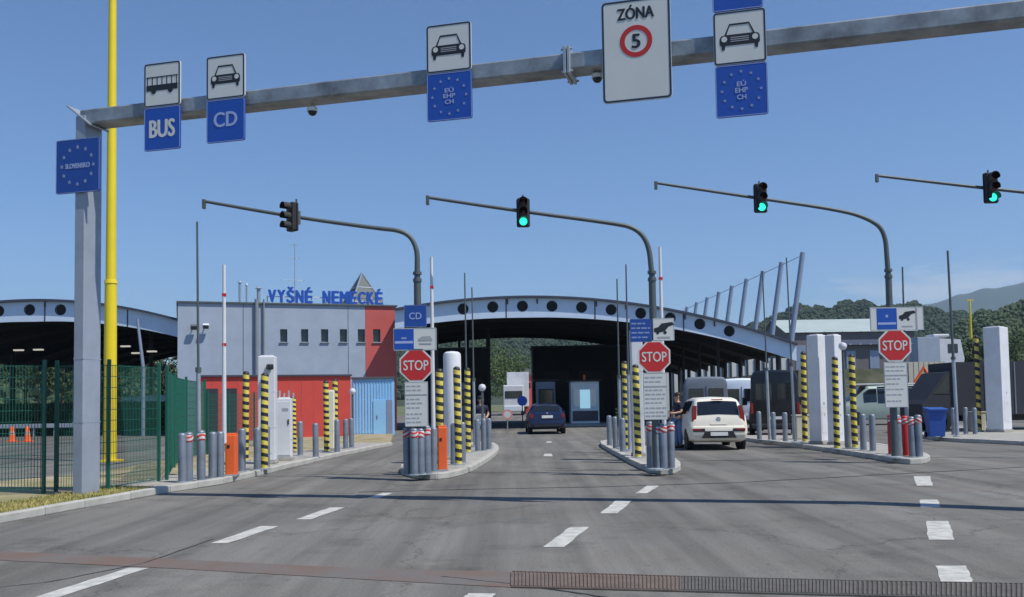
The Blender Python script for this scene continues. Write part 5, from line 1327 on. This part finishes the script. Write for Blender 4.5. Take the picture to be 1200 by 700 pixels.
# ------------------------------------------------------------------ people
def skin_mesh(name, verts, edges, radii, m, sub=1, root=0):
    me = bpy.data.meshes.new(name); me.from_pydata(verts, edges, [])
    o = bpy.data.objects.new("tmp_skin", me); COL.objects.link(o)
    md = o.modifiers.new("s", 'SKIN'); 
    if not me.skin_vertices: 
        import bpy as _b
    sv = me.skin_vertices[0].data if me.skin_vertices else None
    if sv is None:
        bpy.data.objects.remove(o); return None
    for i, r in enumerate(radii): sv[i].radius = (r, r) if not isinstance(r, tuple) else r; sv[i].use_root = (i == root)
    o.modifiers.new("u", 'SUBSURF').levels = sub
    out = bpy.data.meshes.new_from_object(o.evaluated_get(_dg())); out.name = name
    bpy.data.objects.remove(o); out.materials.clear(); out.materials.append(m); out.shade_smooth(); return out
def person(label, loc, rz, shirt, trousers, right_arm, left_arm, hold=None):
    t = thing("person", label, "person", loc, rz)
    V = []; E = []; RD = []
    def chain(start, pts, rs):
        prev = start; ids = []
        for p, r in zip(pts, rs):
            V.append(p); RD.append(r); i = len(V)-1
            if prev is not None: E.append((prev, i))
            prev = i; ids.append(i)
        return ids
    sp_ = chain(None, [(0,0,.95),(0,0,1.12),(0,.01,1.30),(0,0,1.43),(0,-.01,1.50),(0,-.02,1.56),(0,-.025,1.64),(0,-.02,1.715)], [(.15,.10),(.135,.095),(.16,.105),(.10,.08),.058,.062,(.082,.098),(.062,.075)])
    for sx, arm in ((1, right_arm), (-1, left_arm)):
        lg = chain(sp_[0], [(sx*.10,0,.88),(sx*.115,-.01,.50),(sx*.12,.01,.10),(sx*.125,-.05,.045),(sx*.13,-.16,.035)], [.09,.062,.042,.042,.035])
        ar = chain(sp_[3], [(sx*.17,0,1.41), *arm[0]], [.058,.045,.034,.027])
        w_ = Vector(arm[0][-1]); dr = Vector(arm[1]).normalized(); side = Vector(arm[2]).normalized(); nrm = dr.cross(side)
        pm = chain(ar[-1], [w_+dr*.05], [(.034,.024)])
        for k, (l, o_) in enumerate(((.062,-.03),(.075,-.01),(.07,.01),(.055,.03))):
            b0 = w_+dr*.085+side*o_; chain(pm[0], [b0, b0+dr*l*.55+nrm*.008, b0+dr*l*.8+nrm*.03], [.0095,.0088,.0078])
        b0 = w_+dr*.04-side*.04; chain(pm[0], [b0, b0+dr*.035-side*.018+nrm*.012], [.011,.009])
    me = skin_mesh("body", [tuple(v) for v in V], E, RD, K['skin'])
    if me: link("body", me, t)
    # clothing as slightly larger skins
    v2 = [(0,0,.93),(0,0,1.12),(0,.01,1.30),(0,0,1.42),(0,-.01,1.47)]; e2 = [(0,1),(1,2),(2,3),(3,4)]; r2 = [(.175,.122),(.158,.115),(.185,.128),(.125,.10),.07]
    for sx, arm in ((1, right_arm), (-1, left_arm)):
        p0 = Vector((sx*.18,0,1.41)); p1 = Vector(arm[0][0]); i = len(v2); v2 += [tuple(p0), tuple(p0.lerp(p1, .75))]; e2 += [(3, i), (i, i+1)]; r2 += [.074, .062]
    me = skin_mesh("shirt", v2, e2, r2, K[shirt]); 
    if me: link("shirt", me, t)
    v3 = [(0,0,.96)]; e3 = []; r3 = [(.172,.122)]
    for sx in (1, -1):
        i = len(v3); v3 += [(sx*.10,0,.86),(sx*.115,-.01,.50),(sx*.12,.01,.09)]; e3 += [(0,i),(i,i+1),(i+1,i+2)]; r3 += [.105,.08,.068]
    me = skin_mesh("trousers", v3, e3, r3, K[trousers])
    if me: link("trousers", me, t)
    for sx in (1, -1): MB().box((sx*.127, -.06, .045), (.1, .27, .09), bev=.03).obj("shoe", K['black'], t, smooth=True)
    MB().lathe([(.098,-.02),(.104,.03),(.088,.08),(.05,.108),(0,.115)], c=(0, .0, 1.69), n=16).obj("hair", K['hair'], t, smooth=True)
    for sx in (1, -1):
        MB().lathe([(0,-.012),(.012,-.008),(.014,0),(.012,.008),(0,.012)], c=(sx*.033, -.115, 1.665), n=10).obj("eye", K['black'], t, smooth=True)
        MB().box((sx*.088, -.02, 1.655), (.02, .045, .062), bev=.009).obj("ear", K['skin'], t, smooth=True)
    MB().add([(-.015,-.105,1.62),(.015,-.105,1.62),(0,-.145,1.625),(0,-.112,1.668)], [(0,1,2),(1,3,2),(3,0,2),(0,3,1)]).obj("nose", K['skin'], t)
    MB().box((0, -.112, 1.592), (.045, .012, .01), bev=.003).obj("mouth", K['facred'], t)
    return t
g = Vector(((562.5-600)/F*31.5, 31.5, 0))
person("person in navy top and pale jeans behind the CD island bollards holding white papers", g, rad(10), 'navy', 'jeans', [[(.25,.02,1.17),(.16,-.2,1.06)], (-.3,-1,.1), (0,.1,1)], [[(-.25,.02,1.17),(-.14,-.21,1.06)], (.3,-1,.1), (0,.1,-1)])
pp_ = MB().box((0, 0, 0), (.30, .02, .22), rx=.4).obj("paper_sheet", K['shirt'], None, loc=(g.x-.0, g.y-.33, 1.08), rz=rad(10)); tag(pp_, "white papers held by the person behind the CD island bollards", "papers")
g = Vector(((793-600)/F*30.5, 30.5, 0))
person("person in dark shirt and blue jeans standing between the middle STOP sign and white car", g, rad(-70), 'navy', 'jeans', [[(.26,-.02,1.16),(.2,-.26,1.12)], (0,-1,.15), (0,.1,1)], [[(-.27,0,1.15),(-.27,-.12,.92)], (0,-.3,-1), (0,1,-.1)])

# ------------------------------------------------------------------ trees
def tree(x, y, h, r, label, seed, m='leaf', nl=1500, z0=0.0, leaf=.34, cz=.62):
    rr3 = random.Random(seed)
    t = thing("tree", label, "tree", (x, y, z0), 0, "leafy trees behind the site")
    mb = MB(); top = Vector((rr3.uniform(-.3, .3), rr3.uniform(-.3, .3), h*.72))
    mid2 = Vector((rr3.uniform(-.15, .15), rr3.uniform(-.15, .15), h*.35))
    mb.tube([(0,0,-.1), mid2, top], [h*.024, h*.018, h*.006], 8)
    cl_ = []
    for k in range(7):
        a = k*2.4+rr3.random(); s0 = mid2.lerp(top, rr3.uniform(0, .8)); e_ = s0 + Vector((math.cos(a)*r*.6, math.sin(a)*r*.6, h*rr3.uniform(.08, .25)))
        mb.tube([s0, s0.lerp(e_, .5)+Vector((0,0,.1)), e_], [h*.010, h*.007, h*.003], 6); cl_.append(e_)
    mb.obj("trunk", K['bark'], t, smooth=True)
    for k in range(12):
        a = rr3.uniform(0, 6.28); u = rr3.uniform(-1, 1); q = rr3.uniform(.35, .85)
        cl_.append(Vector((math.cos(a)*r*q*math.sqrt(1-u*u*.8), math.sin(a)*r*q*math.sqrt(1-u*u*.8), h*cz + u*h*.32)))
    vs = []; fs = []
    for k in range(nl):
        c = rr3.choice(cl_); rad_ = r*.38
        v = Vector((rr3.gauss(0, 1), rr3.gauss(0, 1), rr3.gauss(0, .8))); v = v.normalized()*rad_*rr3.uniform(.35, 1)**.6
        p = c+v; n_ = (v.normalized()+Vector((rr3.uniform(-.7, .7), rr3.uniform(-.7, .7), rr3.uniform(-.2, .9)))).normalized()
        a_ = n_.cross(Vector((rr3.uniform(-1, 1), rr3.uniform(-1, 1), .3))).normalized(); b_ = n_.cross(a_); s2 = leaf*rr3.uniform(.6, 1.3)
        o = len(vs); vs += [p-a_*s2*.6, p+b_*s2*.32-n_*.05, p+a_*s2*.6, p-b_*s2*.32-n_*.05]; fs.append((o, o+1, o+2, o+3))
    MB().add(vs, fs).obj("crown", K[m], t, fix=False)
tl = []
sides = ["far left edge", "left of the yellow mast", "behind the gantry post", "near the left cones"]
tps = [(-60, 84, 8, 3.6), (-12, 92, 9, 4.0), (30, 86, 8.5, 3.7), (72, 95, 9, 4.2), (112, 88, 8, 3.6), (150, 97, 9, 4.2), (190, 92, 8.2, 3.6), (50, 112, 10, 4.6), (130, 118, 10, 4.6)]
for i, (px, Y, h, r) in enumerate(tps):
    tree((px-600)/F*Y, Y, h, r, f"leafy green tree behind the left canopy, {ORD[i]} of its row from the left" if i < 7 else f"taller green tree behind the left canopy row, {'left' if i == 7 else 'right'} one of two", 20+i, 'leafd')
for i, (px, Y, h, r) in enumerate(((572, 138, 9, 4.5), (592, 150, 11, 5), (615, 142, 9, 4.4), (560, 160, 12, 5.5))):
    tree((px-600)/F*Y, Y, h, r, f"green tree far behind the white lorry cab under the canopy, {ORD[i]} planted", 60+i, 'leaf', z0=0)
for i, (px, Y, h, r, lab) in enumerate(((1172, 150, 6, 3.6, "bushy green tree on the terrace left of the far right pillar"), (1208, 140, 7, 4.2, "bushy green tree on the terrace behind the far right pillar"), (1245, 130, 8, 4.5, "bushy green tree on the terrace beyond the right edge"), (1128, 140, 5, 3.2, "dark bushy tree on the terrace behind the white lorry cab"), (1055, 112, 4.2, 2.8, "low dark tree on the terrace behind the right STOP sign"), (1145, 108, 3.6, 2.4, "low dark tree on the terrace right of the grey lorry"))):
    tree((px-600)/F*Y, Y, h, r, lab, 80+i, 'leaf' if i < 3 else 'leafd', z0=ZU, nl=1800)

# ------------------------------------------------------------------ wooded hills and the far mountain
def interp(tab, x):
    if x <= tab[0][0]: return tab[0][1]
    for a, b in zip(tab[:-1], tab[1:]):
        if x <= b[0]:
            f = (x-a[0])/(b[0]-a[0]); f = f*f*(3-2*f); return a[1]+(b[1]-a[1])*f
    return tab[-1][1]
def hill(name, tab, Y0_, Y1, pad, m, nx=90, ny=14, lift=10, wob=.03):
    xs = [tab[0][0]+(tab[-1][0]-tab[0][0])*i/nx for i in range(nx+1)]
    def Z(px, f):
        y = interp(tab, px)+lift; z = max(0, P(px, y, Y1).z)
        s_ = f*f*(3-2*f) if f <= 1 else 1-.75*(f-1)
        return z*s_*(1+wob*math.sin(px*.09+f*6)+wob*.6*math.sin(px*.23)) - .3
    vs = []
    for j in range(ny+1):
        f = 1.6*j/ny; Y = Y0_+(Y1-Y0_)*f
        for px in xs: vs.append(((px-600)/F*Y, Y, Z(px, f)))
    w_ = nx+1
    fs = [(j*w_+i, j*w_+i+1, (j+1)*w_+i+1, (j+1)*w_+i) for j in range(ny) for i in range(nx)]
    struct(name, MB().add(vs, fs), K[m], smooth=True)
    return Z
def crowns(name, Z, tab, Y0_, Y1, n, size, m, seed, fmin=.15):
    rr4 = random.Random(seed); bm = bmesh.new(); bmesh.ops.create_icosphere(bm, subdivisions=1, radius=1)
    bv = [v.co.copy() for v in bm.verts]; bm.verts.index_update(); bf = [tuple(v.index for v in f.verts) for f in bm.faces]; bm.free()
    vs = []; fs = []
    for k in range(n):
        px = rr4.uniform(tab[0][0], tab[-1][0]); f = fmin+(1.04-fmin)*rr4.random(); Y = Y0_+(Y1-Y0_)*f
        c = Vector(((px-600)/F*Y, Y, Z(px, f))); s2 = size*rr4.uniform(.6, 1.3); o = len(vs)
        for _ in range(2):
            o = len(vs); d2 = Vector((rr4.uniform(-.6, .6), rr4.uniform(-.6, .6), rr4.uniform(.1, .9)))*s2; s3 = s2*rr4.uniform(.4, .75)
            vs += [c+d2+Vector((v.x*s3*rr4.uniform(.75, 1.25), v.y*s3*rr4.uniform(.75, 1.25), v.z*s3*rr4.uniform(.8, 1.35))) for v in bv]
            fs += [tuple(i+o for i in f_) for f_ in bf]
    o = MB().add(vs, fs).obj(name, K[m], fix=False); return tag(o, kind="stuff")
h1 = [(430, 410), (520, 390), (600, 380), (680, 382), (760, 390), (830, 390), (870, 379), (905, 364), (945, 354), (1000, 350), (1040, 350), (1080, 353), (1110, 357), (1150, 365), (1200, 378), (1280, 400)]
Z1 = hill("wooded_hill", h1, 420, 900, 0, 'hill', lift=11)
crowns("forest", Z1, h1, 420, 900, 15000, 2.3, 'forest', 5)
h2 = [(1085, 412), (1110, 392), (1135, 372), (1165, 360), (1200, 351), (1260, 343), (1340, 350), (1420, 372)]
Z2 = hill("green_hill", h2, 220, 400, 0, 'hill', nx=60, lift=9)
crowns("woodland", Z2, h2, 220, 400, 4200, 1.5, 'leafd', 9)
h0 = [(-260, 440), (-100, 436), (60, 430), (220, 436), (380, 446)]
Z0 = hill("low_hill", h0, 220, 420, 0, 'hill', nx=30, lift=6)
crowns("woodland_strip", Z0, h0, 220, 420, 700, 3.6, 'leafd', 13)
h3 = [(900, 458), (990, 400), (1050, 368), (1090, 357), (1130, 346), (1165, 338), (1210, 332), (1290, 322), (1380, 318), (1480, 345), (1600, 430)]
hill("mountain", h3, 3600, 5000, 0, 'mtn', nx=160, ny=24, lift=0, wob=.006)

# ------------------------------------------------------------------ verge grass
rg = random.Random(3); vs = []; fs = []
lineA = off_line(kl[:5], .18)
for k in range(16000):
    s_ = rg.random()*3.99; i = int(s_); p = lineA[i].lerp(lineA[i+1], s_-i); d0 = rg.random()**1.6*1.05
    t_ = (kl[i+1]-kl[i]).normalized(); p = p + Vector((-t_.y, t_.x, 0))*d0
    if math.sin(p.x*2.1)+math.sin(p.y*1.7+p.x) < rg.uniform(-2.2, .4): continue
    hgt = rg.uniform(.025, .075); a = rg.uniform(0, 6.28); w_ = .009
    o = len(vs); dx, dy = math.cos(a)*w_, math.sin(a)*w_
    vs += [(p.x-dx, p.y-dy, .1), (p.x+dx, p.y+dy, .1), (p.x+rg.uniform(-.05, .05), p.y+rg.uniform(-.05, .05), .1+hgt)]; fs.append((o, o+1, o+2))
tag(MB().add(vs, fs).obj("verge_grass", K['grass'], fix=False), kind="stuff")

# ------------------------------------------------------------------ haze
hm = bpy.data.materials.new("haze"); hm.use_nodes = True; n = hm.node_tree
for q in list(n.nodes):
    if q.type == 'BSDF_PRINCIPLED': n.nodes.remove(q)
pv = n.nodes.new("ShaderNodeVolumePrincipled"); pv.inputs["Density"].default_value = 1.35e-4; pv.inputs["Color"].default_value = (.58, .76, .94, 1); pv.inputs["Anisotropy"].default_value = .15
n.links.new(pv.outputs[0], [q for q in n.nodes if q.type == 'OUTPUT_MATERIAL'][0].inputs["Volume"])
hz = MB().box((0, 2950, 349), (12400, 6700, 701)).obj("haze", hm); tag(hz, kind="stuff")
